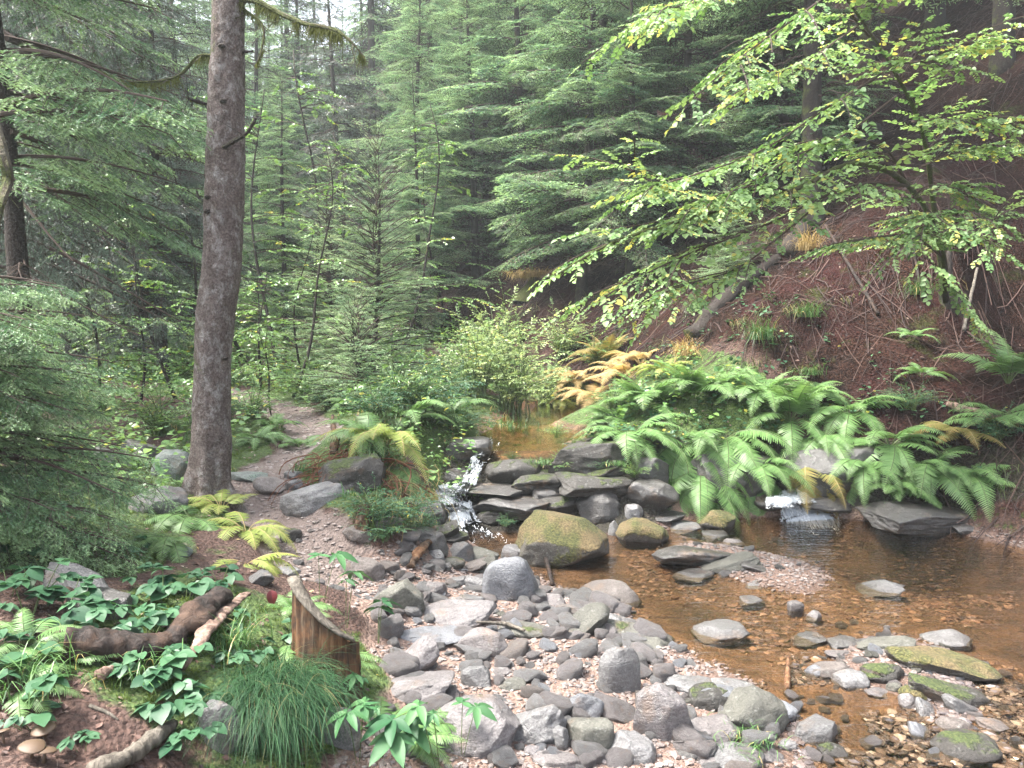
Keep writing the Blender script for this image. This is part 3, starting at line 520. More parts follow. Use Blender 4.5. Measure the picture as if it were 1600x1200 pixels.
ROCKS = [
 (565,888,78,38,'block','brown','brown block-shaped stone on the sandy path beside a stump',-3,.5),
 (628,938,62,52,'slab','olive','dark olive stone leaning left beside the long-leaved bramble',25,.6),
 (710,958,112,46,'slab','mauve','flat mauve grey slab below the large upright blue-grey stone',6,.7),
 (802,917,84,88,'block','blue','large upright blue-grey stone beneath a small white-faced one',-4,.5),
 (812,868,52,34,'block','pale','white-faced stone resting against the big mossy boulder',-6,.7),
 (672,850,46,34,'block','dark','wet black stone at the foot of the leafy bramble by the cascade',12,.7),
 (716,860,44,36,'wedge','pale','pale tilted stone right of the wet black one below the cascade',-10,.7),
 (748,866,60,26,'round','olive','olive stone with moss between the cascade pool and gravel bar',0,.7),
 (706,880,36,22,'round','olive','small rounded olive stone below the pale tilted stone',0,.8),
 (736,884,48,20,'slab','brown','thin brown stone in the pile left of the upright stone',18,.8),
 (683,870,26,24,'round','grey','small grey stone beside the rotten orange wood chunk',0,.8),
 (758,888,40,40,'wedge','olive','yellowish wedge-shaped stone touching the upright blue-grey stone',10,.7),
 (740,912,40,30,'round','grey','rounded grey stone left of the upright blue-grey stone',0,.8),
 (678,922,40,30,'round','pink','roundish pinkish stone behind the flat mauve slab',0,.8),
 (715,908,30,16,'slab','pale','bright flat stone on the gravel behind the mauve slab',12,.8),
 (735,942,42,26,'slab','grey','grey slab end showing right behind the flat mauve slab',-8,.7),
 (668,992,112,30,'slab','blue','long streaked grey slab bridging the gap beside the crossed-vein stone',-5,.5),
 (760,1008,80,56,'block','pink','brown-edged stone with a pale face next to the streaked slab',10,.7),
 (645,1030,90,66,'wedge','mauve','dark leaning slab with a bright upper edge, left of the crossed-vein stone',28,.6),
 (640,1078,128,50,'slab','mauve','long ridged mauve-brown rock above the fern fronds at the bottom',10,.6),
 (744,1062,42,44,'block','grey','squarish grey stone with green moss on its left side',0,.8),
 (698,1083,34,28,'round','blue','small pale blue-grey stone above the largest rounded boulder',0,.9),
 (740,1140,132,118,'round','mauve','largest rounded boulder, brown-grey with dark pits, at the bottom edge',0,.8),
 (832,1138,104,70,'block','grey','oblong grey stone slanting up to the right beside the largest boulder',34,.6),
 (875,1158,28,46,'block','pale','small upright stone with a whitish top between two bigger stones',0,.8),
 (905,1108,66,50,'slab','blue','blue-grey flaky stone leaning right, lower middle',38,.6),
 (925,1152,78,70,'block','olive','squarish olive brown stone with bright green moss specks',6,.7),
 (968,1060,60,86,'block','pale','pale cracked upright stone in the middle of the gravel',0,.5),
 (985,1168,68,62,'round','pale','speckled pale stone at the bottom between olive and mauve stones',0,.8),
 (1036,1125,82,112,'round','mauve','tall mauve-brown stone with rusty stains, lower middle',8,.6),
 (1110,1140,90,42,'slab','pink','pale pink flat stone lying beside the tall mauve one',2,.7),
 (1172,1115,98,88,'round','olive','big rounded grey-green stone right of the pale pink one',18,.8),
 (1108,1092,64,52,'round','darkmoss','dark stone with bright moss edge above the pale pink one',0,.8),
 (1218,1113,50,40,'round','blue','smooth bluish grey stone touching the big grey-green one',0,.9),
 (1270,1142,76,56,'block','pale','pale-topped block with dark underside at the edge of the riffle',4,.7),
 (1150,1182,80,46,'round','grey','greenish grey stone half cut off by the bottom edge with grass on it',0,.8),
 (1078,1176,46,26,'slab','dark','small dark stone under the pale pink one',0,.8),
 (1105,1190,30,18,'round','pink','little oval pale stone at the very bottom near the pinkish sand',0,.8),
 (870,1188,70,30,'slab','pink','low pinkish stone cut by the bottom edge below the whitish-topped one',0,.8),
 (840,1175,40,36,'wedge','mauve','small mauve wedge below the oblong slanting stone',0,.8),
 (948,930,92,46,'round','brown','rounded brown-grey stone at the left shore of the orange pool',2,.75),
 (903,975,96,58,'wedge','olive','wedge-shaped olive stone on the gravel below the rounded brown one',12,.6),
 (1000,992,118,56,'wedge','olive','long wedge-shaped olive-brown stone sloping down to the water',-16,.6),
 (962,968,46,34,'wedge','grey','grey stone wedged behind the two olive wedge stones',0,.7),
 (862,940,50,28,'wedge','pink','light stone right of the upright blue-grey stone',0,.7),
 (820,985,90,24,'slab','olive','long low greenish slab in the shadow behind the crossed-vein stone',-4,.6),
 (890,952,40,16,'slab','brown','thin dark stone on gravel near the shore',-6,.8),
 (800,1070,40,22,'round','olive','mossy oval stone on the gravel above the oblong stone',0,.8),
 (785,1050,26,18,'round','pink','small pinkish stone beside the mossy oval one',0,.8),
 (945,1110,36,30,'round','olive','small olive stone behind the squarish mossy-specked one',0,.8),
 (1075,1070,80,30,'slab','pale','low pale slab above the dark moss-edged stone',-6,.8),
 (1140,1075,70,36,'round','grey','grey stone at the top of the big grey-green one',0,.8),
 (1126,985,76,38,'round','pale','pale stone standing alone in the orange water',0,.8),
 (1370,918,76,28,'wedge','pale','pale-topped stone alone at the tip of the sandy spit',6,.7),
 (1172,938,38,15,'slab','pale','thin pale stone breaking the orange water left of the sandy spit',0,.9),
 (1243,952,22,24,'block','pink','small upright pinkish stone in the water below the sandy spit',0,.8),
 (1268,964,26,20,'wedge','mauve','little leaning mauve stone in the water below the sandy spit',24,.8),
 (1262,1000,56,22,'wedge','dark','dark pointed stone alone in the riffle below the sandy spit',0,.8),
 (1318,1006,44,26,'block','dark','dark hollow-sided stone left of the striped slab',0,.8),
 (1310,1022,40,14,'slab','pink','flat pale pinkish stone left of the striped slab',0,.8),
 (1382,1008,84,26,'slab','olive','striped olive slab at the upper end of the right-hand stone heap',6,.7),
 (1480,998,70,28,'round','grey','rounded grey stone behind the yellow-mossed slab',0,.8),
 (1475,1036,148,52,'slab','moss','long slab topped with yellow-green moss at the right',-6,.6),
 (1480,1080,112,40,'slab','darkmoss','dark mossy stone below the yellow-mossed slab',-14,.6),
 (1302,1048,76,32,'slab','brown','flat tan-topped stone at the left end of the right-hand heap',4,.7),
 (1330,1062,50,38,'round','grey','round grey stone in front of the flat tan-topped one',0,.9),
 (1378,1050,58,38,'round','darkmoss','mossy dark stone left of the yellow-mossed slab',0,.8),
 (1432,1084,42,32,'round','moss','small round mossy stone below the yellow-mossed slab',0,.9),
 (1500,1104,62,32,'slab','grey','oblong grey stone tilted right under the dark mossy one',-28,.6),
 (1512,1166,92,54,'round','darkmoss','dark shaggy-mossed stone in the lower right corner',0,.8),
 (1490,1133,48,30,'round','brown','dark rough stone above the shaggy-mossed one',0,.8),
 (1398,1074,24,20,'round','olive','little greenish stone left of the small round mossy one',0,.8),
 (1372,1082,38,26,'wedge','mauve','mauve wedge stone in the shallows under the right-hand heap',0,.8),
 (1350,1128,0,0,'','','',0,0),
 (1436,1142,44,38,'wedge','blue','glistening bluish stone in the lower right riffle',0,.8),
 (1420,1100,26,34,'block','mauve','dark upright mauve stone in the lower right riffle',8,.8),
 (1448,1108,30,40,'wedge','grey','grey pointed stone left of the tilted oblong one',0,.8),
 (1275,1052,30,26,'round','blue','small dark bluish stone beside the orange wood stick',0,.8),
 (1560,1135,70,24,'slab','brown','long reddish stone at the lower right edge',-20,.5),
 (1230,1165,30,24,'round','grey','small grey stone left of the pale-topped block foot',0,.8),
 (1300,1175,40,30,'round','darkmoss','dark mossy stone at the bottom edge in the riffle',0,.8),
 (1205,1182,36,30,'wedge','mauve','mauve stone at the bottom edge beside the greenish grey one',0,.8),
 # beside the pool, below the ledge
 (1004,834,72,50,'round','moss','round mossy stone right of the big mossy boulder',0,.8),
 (1122,815,54,36,'round','moss','small round mossy stone under the hanging ferns',0,.8),
 (1092,868,124,34,'slab','dark','long dark wet slab behind the orange pool',-8,.5),
 (1140,882,104,26,'slab','olive','greenish dark slab overlapping the long wet one',14,.5),
 (1084,898,56,16,'slab','dark','shiny black stone in the water in front of the long wet slab',4,.8),
 (1186,885,48,15,'wedge','dark','dark flat stone at the upper end of the sandy spit',-8,.8),
 (1178,914,36,12,'wedge','grey','small grey stone on the pale sandy spit',6,.8),
 (1045,806,58,18,'slab','dark','flat dark stone above the round mossy one',0,.8),
 (1062,824,50,18,'slab','grey','flat grey stone between the two round mossy stones',5,.8),
 (990,800,26,24,'block','grey','small grey block beneath the right end of the ledge',0,.7),
 (962,828,20,34,'wedge','grey','narrow grey stone standing by the big mossy boulder',0,.7),
 (1150,848,34,14,'wedge','mauve','small mauve stone on the gravel under the ferns',0,.8),
 (1120,835,40,14,'slab','dark','dark wet flake in front of the small round mossy stone',0,.8),
 (1436,806,150,46,'slab','dark','long dark rock under the right-hand ferns at the pool edge',-4,.6),
 (1508,824,40,16,'slab','dark','small dark ledge stone at the end of the long dark rock',0,.8),
 (1280,782,100,24,'slab','dark','low black rock between the small fall and the long dark rock',-6,.6),
 (1196,782,50,26,'round','dark','wet black stone left of the small waterfall',0,.8),
 (1300,735,130,70,'block','dark','black rock face hidden behind the hanging ferns',0,.5),
 (1150,745,130,70,'block','dark','dark rock face left of the small waterfall',0,.5),
 # ledge of the cascade
 (928,716,122,50,'block','darkmoss','big dark slab with a vertical face at the top of the ledge',3,.6),
 (1010,735,60,44,'block','dark','dark block right of the topmost slab of the ledge',0,.6),
 (803,735,84,36,'round','darkmoss','mossy hump of rock right of the falling water',3,.7),
 (846,752,104,34,'block','darkmoss','left mossy block of the grassy shelf in mid ledge',3,.7),
 (940,756,118,36,'block','darkmoss','right mossy block of the grassy shelf in mid ledge',-4,.7),
 (935,738,80,20,'slab','darkmoss','narrow mossy shelf beneath the topmost dark slab',8,.6),
 (800,790,126,38,'slab','dark','long dark wet slab stepping down beside the cascade',-6,.6),
 (760,762,110,18,'slab','dark','thin wet slab the water spills over in mid cascade',0,.8),
 (776,802,58,28,'round','darkmoss','brown mossy stone at the foot of the cascade',0,.8),
 (872,788,70,32,'round','darkmoss','dark broken rock below the grassy slab',0,.7),
 (935,790,58,44,'block','dark','squarish dark block at the foot of the ledge',0,.7),
 (1012,770,76,44,'block','dark','dark broad block at the right end of the ledge',-4,.7),
 (668,800,50,34,'block','dark','dark wet rock edging the cascade on its left side',0,.7),
 (690,828,46,32,'wedge','darkmoss','mossy dark rock at the left foot of the cascade above the white stones',10,.7),
 (655,835,60,26,'slab','dark','flat dark rock under the glossy bramble bush',6,.7),
 (845,770,60,26,'block','dark','dark rock step below the left end of the grassy slab',0,.7),
 (728,700,70,30,'slab','dark','dark wet stone at the lip left of the falling water',6,.8),
 (708,838,50,18,'round','darkmoss','mossy stone by the left foot of the cascade',0,.8),
 (716,742,44,26,'wedge','dark','dark wet stone in the cascade under the left bank',0,.8),
 (722,800,40,14,'slab','dark','little dark ledge splitting the lowest cascade',0,.9),
 # path and left bank
 (492,778,96,40,'slab','grey','long pale-topped rock slab lying beside the path step',14,.6),
 (459,742,26,14,'block','pale','upper of two stacked whitish stones by the path',0,.9),
 (459,758,26,18,'block','pale','lower of two stacked whitish stones by the path',0,.9),
 (428,758,56,32,'wedge','brown','dark rock edge forming the step in the path',-4,.7),
 (388,745,66,18,'slab','lichen','pale mossy flat step stone beside the tree foot',-4,.8),
 (268,728,56,60,'round','lichen','boulder with pale teal lichen leaning on the tree foot',0,.8),
 (244,782,82,50,'round','grey','grey boulder in front of the lichened one, moss on its left',8,.8),
 (274,862,46,26,'round','lichen','small white-spotted stone on red needle litter',0,.8),
 (180,718,66,18,'slab','pale','pale slab sloping down to the right in the left undergrowth',-24,.6),
 (222,708,60,32,'slab','dark','dark slab behind the pale sloping slab at the left',-10,.7),
 (452,838,34,28,'round','darkmoss','dark mossy stone at the left edge of the path',0,.8),
 (112,905,90,50,'wedge','grey','pale-edged dark rock among the leafy plants at the left',-10,.8),
 (150,945,90,50,'block','dark','nearly black rock behind the leafy plants left of the log',0,.7),
 (342,1142,62,92,'block','pale','pale speckled rock half covered by the hanging grass tuft',0,.7),
 (520,1140,76,70,'block','grey','grey rock face under the broken stump',0,.7),
 (556,742,104,56,'block','darkmoss','black mossy rock under the torn roots by the path',10,.7),
 (510,690,0,0,'','','',0,0),
 (466,661,10,7,'round','pale','single white stone on the far part of the path',0,.9),
 (402,905,50,34,'wedge','pale','whitish rotten-looking stone at the edge of the path bank',18,.8),
 (445,893,46,16,'slab','grey','dark thin stone at the near edge of the path',0,.8),
 (560,832,50,22,'slab','brown','low brown stone at the right edge of the path',-8,.7),
]
for r_ in ROCKS:
    if r_[2] == 0: continue
    px, py, wp, hp, kd, mm_, lb, roll, dr = r_
    rock(px, py, wp, hp, kd, mm_, lb, roll, dr)
# big mossy boulder: outline of its own, moss cushion as a part
c, W, Dp, Hh = rock_world(878, 850, 160, 98, .75, .1)
V, F = rock_arr('block', 412, 5)
V[:, 2] += -.22*V[:, 0]*0+.1*V[:, 0]; 
for lowcut, q_ in ((norm([-.15, -.7, .7]), .5), (norm([.5, -.5, -.7]), .5), (norm([-.75, -.2, .62]), .55), (norm([.7, -.3, .65]), .62), (norm([-.3, -.95, -.1]), .55), (norm([.1, .1, 1]), .72), (norm([.95, -.35, .1]), .7)): d_ = np.maximum(V@lowcut-q_, 0); V -= d_[:, None]*lowcut*.9
bd = ob('boulder', mk_mesh('boulder', V*np.array([W*1.22, Dp*1.1, Hh*1.75])*.5, F, [RM['moss']]), None, c, (0, R(5), .15))
tag(bd, 'big boulder with yellow-green moss on top beside the cascade', 'boulder')
me_md = bmesh.new(); me_md.free()
# ---------------------------------------------------------------- small stones: one mesh per shape, copies share it
def sc_pts(n, poly, cond, seed):
    r = np.random.default_rng(seed); lo, hi = poly.min(0), poly.max(0); P = r.uniform(lo, hi, (n*6, 2))
    k = inpoly(P[:, 0], P[:, 1], poly); P = P[k]; k = cond(P[:, 0], P[:, 1]); return P[k][:n]
SM = [[mk_mesh('pebble', *(lambda a: (a[0]*.5, a[1]))(rock_arr(k_, 900+i*7, 3)), [RM[m_]]) for i, k_ in enumerate(('wedge', 'block', 'wedge', 'slab', 'slab', 'block'))] for m_ in ('grey', 'pink', 'mauve', 'pale', 'blue', 'brown', 'dark', 'olive')]
def pebbles(n, poly, cond, mi, smin, smax, label, group, seed, name='pebble'):
    r = np.random.default_rng(seed); P = sc_pts(n, poly, cond, seed)
    for x, y in P:
        s = smin+(smax-smin)*r.random()**1.8; me = SM[r.choice(mi)][r.integers(6)]; h = s*r.uniform(.35, .65)
        o = ob(name, me, None, (x, y, max(float(hgt(x, y)), -.03)+h*.22), (r.normal(0, .2), r.normal(0, .2), r.uniform(0, 6.28)), (s, s*r.uniform(.6, .95), h)); tag(o, label, 'stone', group)
BARP = poly_px([(590,900),(690,880),(960,880),(1000,950),(1180,1080),(1260,1200),(590,1215),(590,1050)], .08)
pebbles(110, BARP, lambda a, b: hgt(a, b) > -.01, [0,0,1,1,2,3,3,4,7], .035, .10, 'fist-sized grey or pinkish stone among many on the gravel bar', 'small stones on the gravel bar', 51)
pebbles(230, BARP, lambda a, b: hgt(a, b) > .0, [0,0,2,2,4,1,5,3,3,2], .08, .19, 'head-sized angular stone among several on the gravel bar', 'larger loose stones on the gravel bar', 55, 'stone')
RIF = poly_px([(1240,990),(1330,965),(1560,1010),(1640,1120),(1620,1215),(1240,1215),(1230,1090)], .0)
pebbles(125, RIF, lambda a, b: hgt(a, b) > -.2, [0,2,3,4,5,6,1,7], .03, .095, 'small wet stone among many in the riffle at the lower right', 'small wet stones in the riffle', 52)
SHO = poly_px([(1040,810),(1180,812),(1300,860),(1300,890),(1150,895),(1010,900),(1010,850)], .03)
pebbles(40, SHO, lambda a, b: hgt(a, b) > -.2, [0,2,4,6,6,5,3], .04, .10, 'small dark wet stone among many on the shingle under the ferns', 'small stones on the shingle under the ferns', 53)
PTH = poly_px([(440,790),(500,850),(600,890),(700,850),(640,905),(540,925),(460,880)], .3)
pebbles(22, PTH, lambda a, b: hgt(a, b) > .05, [0,1,3,5,7], .03, .08, 'small stone among several lying on the near part of the path', 'small stones on the path', 54)
# ---------------------------------------------------------------- gravel and pebbly sand nobody could count
def chips(name, n, poly, cond, smin, smax, cols, seed, flat=.55, rough=.6, lift=.3):
    r = np.random.default_rng(seed); P = sc_pts(n, poly, cond, seed); A = Acc(); base = [ico(1)[0]*.5*(1+.5*(np.random.default_rng(s).random((len(ico(1)[0]), 1))-.5)) for s in range(5)]
    k = r.integers(0, 5, len(P))
    for s in range(5):
        Q = P[k == s]; n_q = len(Q)
        if n_q == 0: continue
        sz = smin+(smax-smin)*r.random(n_q)**2.2; M = rotz(r.uniform(0, 6.28, n_q))*1.0
        tilt = r.normal(0, .25, n_q); Rx = np.stack([np.stack([np.ones(n_q), 0*tilt, 0*tilt], -1), np.stack([0*tilt, np.cos(tilt), -np.sin(tilt)], -1), np.stack([0*tilt, np.sin(tilt), np.cos(tilt)], -1)], -2)
        S = np.stack([sz, sz*r.uniform(.55, .9, n_q), sz*flat*r.uniform(.5, 1, n_q)], -1); M = M@Rx*S[:, None, :]
        T = np.stack([Q[:, 0], Q[:, 1], hgt(Q[:, 0], Q[:, 1])+sz*flat*lift*.5], -1)
        A.stamp(base[s], ico(1)[1], M, T, 0, r.random(n_q))
    m, t, out = mat(name); nn = noise(t, pos(t), 140, 2); c = ramp(t, attr(t, 'tint'), cols); c = mix(t, .35, c, ramp(t, nn, [(.35, (.04, .03, .028)), (.65, (.3, .26, .24))]))
    s2 = N(t, 'ShaderNodeSeparateXYZ'); t.links.new(pos(t), s2.inputs[0]); w_ = N(t, 'ShaderNodeMapRange', i_1=.03, i_2=-.005); t.links.new(s2.outputs[2], w_.inputs[0])
    c = mix(t, math_(t, 'MULTIPLY', w_.outputs[0], .7), c, (.5, .3, .17), 'MULTIPLY'); principled(t, out, c, rough, None, .5)
    return tag(ob(name, A.mesh(name, [m], smooth=False)), kind='stuff')
GC = [(0, (.095, .063, .05)), (.25, (.145, .10, .083)), (.5, (.07, .06, .058)), (.7, (.135, .112, .10)), (.85, (.05, .043, .043)), (1, (.24, .215, .2))]
near = np.array([[-.9, 1.4], [4, 1.4], [5, 4.6], [4, 7], [.3, 5.8], [-1.6, 5]])
chips('gravel', 17000, near, lambda a, b: (gmask(m_grav, a, b) > .4) & (hgt(a, b) > -.012) & (fbm2(a, b, 3, 2, 5) > -.5), .007, .042, GC, 61)
chips('stream_bed_gravel', 9000, np.array([[0, 1.2], [4.5, 1.2], [5.6, 5.5], [3.5, 7], [.5, 5.5]]), lambda a, b: (gmask(m_grav, a, b) > .4) & (hgt(a, b) <= -.012) & (fbm2(a, b, 2, 3, 15) > -.05), .012, .06, [(0, (.06, .035, .02)), (.4, (.14, .08, .045)), (.6, (.05, .04, .03)), (.8, (.22, .15, .10)), (1, (.3, .25, .21))], 62, .45)
chips('path_grit', 4000, np.array([[-3.2, 3.2], [-.2, 3.2], [-.6, 5], [-1.4, 9], [-4, 11]]), lambda a, b: gmask(m_path, a, b) > .45, .008, .05, [(0, (.11, .085, .072)), (.5, (.2, .16, .142)), (1, (.3, .26, .24))], 63, .35)

def riffle():
    r = np.random.default_rng(66); P = sc_pts(1900, RIF, lambda a, b: (hgt(a, b) > -.09)&(fbm2(a, b, 1.6, 3, 61) > -.1), 66); n = len(P); A = Acc(); b = ico(1)[0]*.5*(1+.45*(r.random((len(ico(1)[0]), 1))-.5)); sz = .015+.05*r.random(n)**2; S_ = np.stack([sz, sz*r.uniform(.5, .9, n), sz*r.uniform(.25, .5, n)], -1)
    A.stamp(b, ico(1)[1], rotz(r.uniform(0, 6.28, n))*S_[:, None, :], np.stack([P[:, 0], P[:, 1], np.maximum(hgt(P[:, 0], P[:, 1]), -.012-.02*r.random(n))+sz*.08], -1), 0, r.random(n))
    m, t, out = mat('wet_shingle'); principled(t, out, ramp(t, attr(t, 'tint'), [(0, (.03, .025, .024)), (.4, (.09, .065, .055)), (.6, (.045, .04, .042)), (.85, (.14, .11, .10)), (1, (.22, .2, .19))]), .25, None, .7)
    tag(ob('wet_shingle', A.mesh('wet_shingle', [m], smooth=False)), kind='stuff')
riffle()
# ---------------------------------------------------------------- plant materials
M_NEEDLE_NEAR = leafmat('spruce_needles', (.05, .14, .06), (.36, .54, .24), None, .25, .42, .6)
M_NEEDLE_YOUNG = leafmat('fresh_spruce_needles', (.16, .30, .16), (.48, .62, .36), None, .35, .45, .5, .2)
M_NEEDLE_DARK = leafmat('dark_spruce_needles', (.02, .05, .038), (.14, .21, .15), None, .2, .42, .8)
M_NEEDLE_FAR = leafmat('pale_spruce_needles', (.08, .18, .10), (.34, .50, .27), None, .5, .5, .4, .3)
M_HAZEL = leafmat('hazel_leaves', (.08, .17, .055), (.26, .38, .15), (.44, .42, .12), .4, .4, .45)
M_LEAF = leafmat('broad_leaves', (.06, .15, .045), (.19, .32, .09), (.42, .40, .07), .35, .33, .7)
M_BRAMBLE = leafmat('bramble_leaves', (.018, .06, .03), (.055, .13, .06), (.25, .24, .04), .28, .45, .28)
M_BRIGHT = leafmat('pool_shrub_leaves', (.12, .22, .08), (.34, .42, .19), (.55, .5, .16), .42, .36, .6)
M_FERN = leafmat('fern_fronds', (.06, .15, .04), (.21, .34, .12), None, .38, .4, .5)
M_FERN_YEL = leafmat('yellowing_fern_fronds', (.16, .24, .05), (.32, .36, .09), (.42, .25, .1), .4, .45, .4)
M_FERN_GOLD = leafmat('golden_bracken', (.30, .19, .07), (.60, .46, .22), None, .42, .6, .3)
M_FERN_RUST = leafmat('rusty_fern_fronds', (.10, .15, .03), (.30, .19, .07), None, .35, .6, .3)
M_GRASS = leafmat('grass_blades', (.035, .10, .03), (.09, .18, .05), (.35, .28, .12), .35, .4, .5)
M_DRYGRASS = leafmat('dry_grass', (.30, .21, .09), (.45, .34, .16), None, .3, .6, .3)
M_MOSSBLADE = leafmat('moss_shoots', (.04, .075, .012), (.13, .18, .04), None, .3, .8, .2)
def barkmat(name, c0, c1, c2, lich, mossy, sc=1.0, lamt=.5):
    m, t, out = mat(name); P = objc(t)
    pl = mapping(t, P, (14*sc, 14*sc, 5*sc)); n1 = noise(t, pl, 1.0, 6, .7, .5); n2 = noise(t, P, 75*sc, 4, .7)
    vo = N(t, 'ShaderNodeTexVoronoi', i_Scale=1.0, feature='DISTANCE_TO_EDGE'); wn = N(t, 'ShaderNodeTexNoise', i_Scale=40*sc, i_Detail=4); t.links.new(P, wn.inputs['Vector']); t.links.new(mapping(t, mix(t, .06, P, wn.outputs['Color'], 'ADD'), (70*sc, 70*sc, 40*sc)), vo.inputs['Vector'])
    c = ramp(t, n1, [(.3, c0), (.52, c1), (.7, c2)]); c = mix(t, .5, c, ramp(t, n2, [(.38, c0), (.62, c2)]))
    lf = ramp(t, noise(t, mapping(t, P, (15*sc, 15*sc, 9*sc)), 1.0, 8, .8, .3), [(.5, (0, 0, 0)), (.66, (1, 1, 1))]); c = mix(t, math_(t, 'MULTIPLY', lf, lamt), c, lich)
    g = N(t, 'ShaderNodeNewGeometry'); s = N(t, 'ShaderNodeSeparateXYZ'); t.links.new(g.outputs['Normal'], s.inputs[0])
    a = math_(t, 'SUBTRACT', math_(t, 'MULTIPLY', noise(t, P, 6*sc, 5, .7), 1.7), math_(t, 'MULTIPLY', s.outputs[0], .28)); r = N(t, 'ShaderNodeMapRange', i_1=1.22-mossy, i_2=1.42-mossy); t.links.new(a, r.inputs[0])
    c = mix(t, r.outputs[0], c, ramp(t, n2, [(.3, (.03, .04, .01)), (.7, (.11, .13, .035))]))
    e = N(t, 'ShaderNodeMapRange', i_1=0, i_2=.25); t.links.new(vo.outputs['Distance'], e.inputs[0]); c = mix(t, math_(t, 'MULTIPLY', math_(t, 'SUBTRACT', 1.0, e.outputs[0]), .3), c, c0)
    h = math_(t, 'ADD', math_(t, 'MULTIPLY', e.outputs[0], .22), math_(t, 'ADD', n1, math_(t, 'MULTIPLY', n2, .5))); principled(t, out, c, .85, bump(t, h, 1.0, .02), .25); return m
M_BARK = barkmat('spruce_bark', (.035, .024, .02), (.115, .087, .078), (.235, .195, .18), (.42, .41, .40), .08, 1, .7)
M_BARKDARK = barkmat('dark_bark', (.012, .009, .008), (.03, .023, .019), (.06, .047, .04), (.09, .1, .08), .12, .8, .25)
M_BARKMOSS = barkmat('mossy_bark', (.035, .028, .018), (.08, .065, .045), (.14, .12, .08), (.2, .22, .16), .55, 1, .3)
M_TWIG = mat('dead_twigs'); principled(M_TWIG[1], M_TWIG[2], (.055, .04, .033), .85, None, .2); M_TWIG = M_TWIG[0]
M_STEM = mat('green_stems'); principled(M_STEM[1], M_STEM[2], (.06, .09, .025), .6, None, .4); M_STEM = M_STEM[0]
M_FSTEM = mat('straw_stems'); principled(M_FSTEM[1], M_FSTEM[2], (.26, .2, .08), .6, None, .4); M_FSTEM = M_FSTEM[0]
# ---------------------------------------------------------------- spruce
def needles(P, D, ln, wd, r):
    n = len(P); D = norm(D); s = norm(np.cross(D, r.normal(size=(n, 3)))); w_ = np.asarray(wd)*np.ones(n)
    V = np.stack([P-s*w_[:, None]*.5, P+s*w_[:, None]*.5, P+D*(np.asarray(ln)*np.ones(n))[:, None]], 1).reshape(-1, 3)
    return V, np.arange(3*n).reshape(n, 3)
def spray(seed, nmain, nsub, nneed, nl, nw, ang=48, sublen=.48):
    """a flat needle-clad shoot, length 1 along +X, with side shoots"""
    r = np.random.default_rng(seed); A = Acc()
    tw = [(np.zeros(3), np.array([1., 0, -.0]), 1.0, nmain)]
    for k in range(nsub*2):
        s = .08+.82*(k//2+.5*(k % 2))/nsub; sd = 1 if k % 2 else -1; a = R(ang+r.normal(0, 5))
        tw.append((np.array([s, 0, 0]), np.array([math.cos(a), sd*math.sin(a), r.normal(0, .1)-.12]), sublen*(1-s)**.7+.1, nneed))
    for o, d, L, nn in tw:
        s = np.linspace(.02, 1, nn); Z = np.array([0, 0, 1.]); sdv = norm(np.cross(Z, d)); sg = np.where(np.arange(nn) % 2, 1, -1)
        P = o+d*(s*L)[:, None]; P[:, 2] -= .09*(s*L)**2
        dd = d*.75+sdv*(sg*.8)[:, None]+Z*r.uniform(-.25, .55, nn)[:, None]
        V, F = needles(P, dd, nl*r.uniform(.75, 1.1, nn)*(1-.35*s**4), nw, r); A.add(V, F, 0, .35+.3*np.repeat(s, 3)*(o[0]+.3))
        e = o+d*L; q = sdv*nw*.5; e = e-np.array([0, 0, .09*L*L])
        A.add(np.stack([o-q, o+q, e]), [[0, 1, 2]], 1, .5)
    return A.arrays()
SPR = dict(near=[spray(i, 30, 3, 14, .10, .022, 42, .42) for i in range(3)], mid=[spray(10+i, 12, 5, 6, .11, .034) for i in range(3)], far=[spray(20+i, 7, 4, 3, .17, .065) for i in range(3)])
def stamp_sprays(A, lod, T, X, L, r, up=(0, 0, 1), tint=None):
    fr = frame(X, up)*L[:, None, None]; k = r.integers(0, 3, len(T)); tint = r.random(len(T)) if tint is None else tint
    for i in range(3):
        V, F, Mi, Ti = SPR[lod][i]; q = k == i
        A.stamp(V, F, fr[q], T[q], Mi, tint[q], Ti)
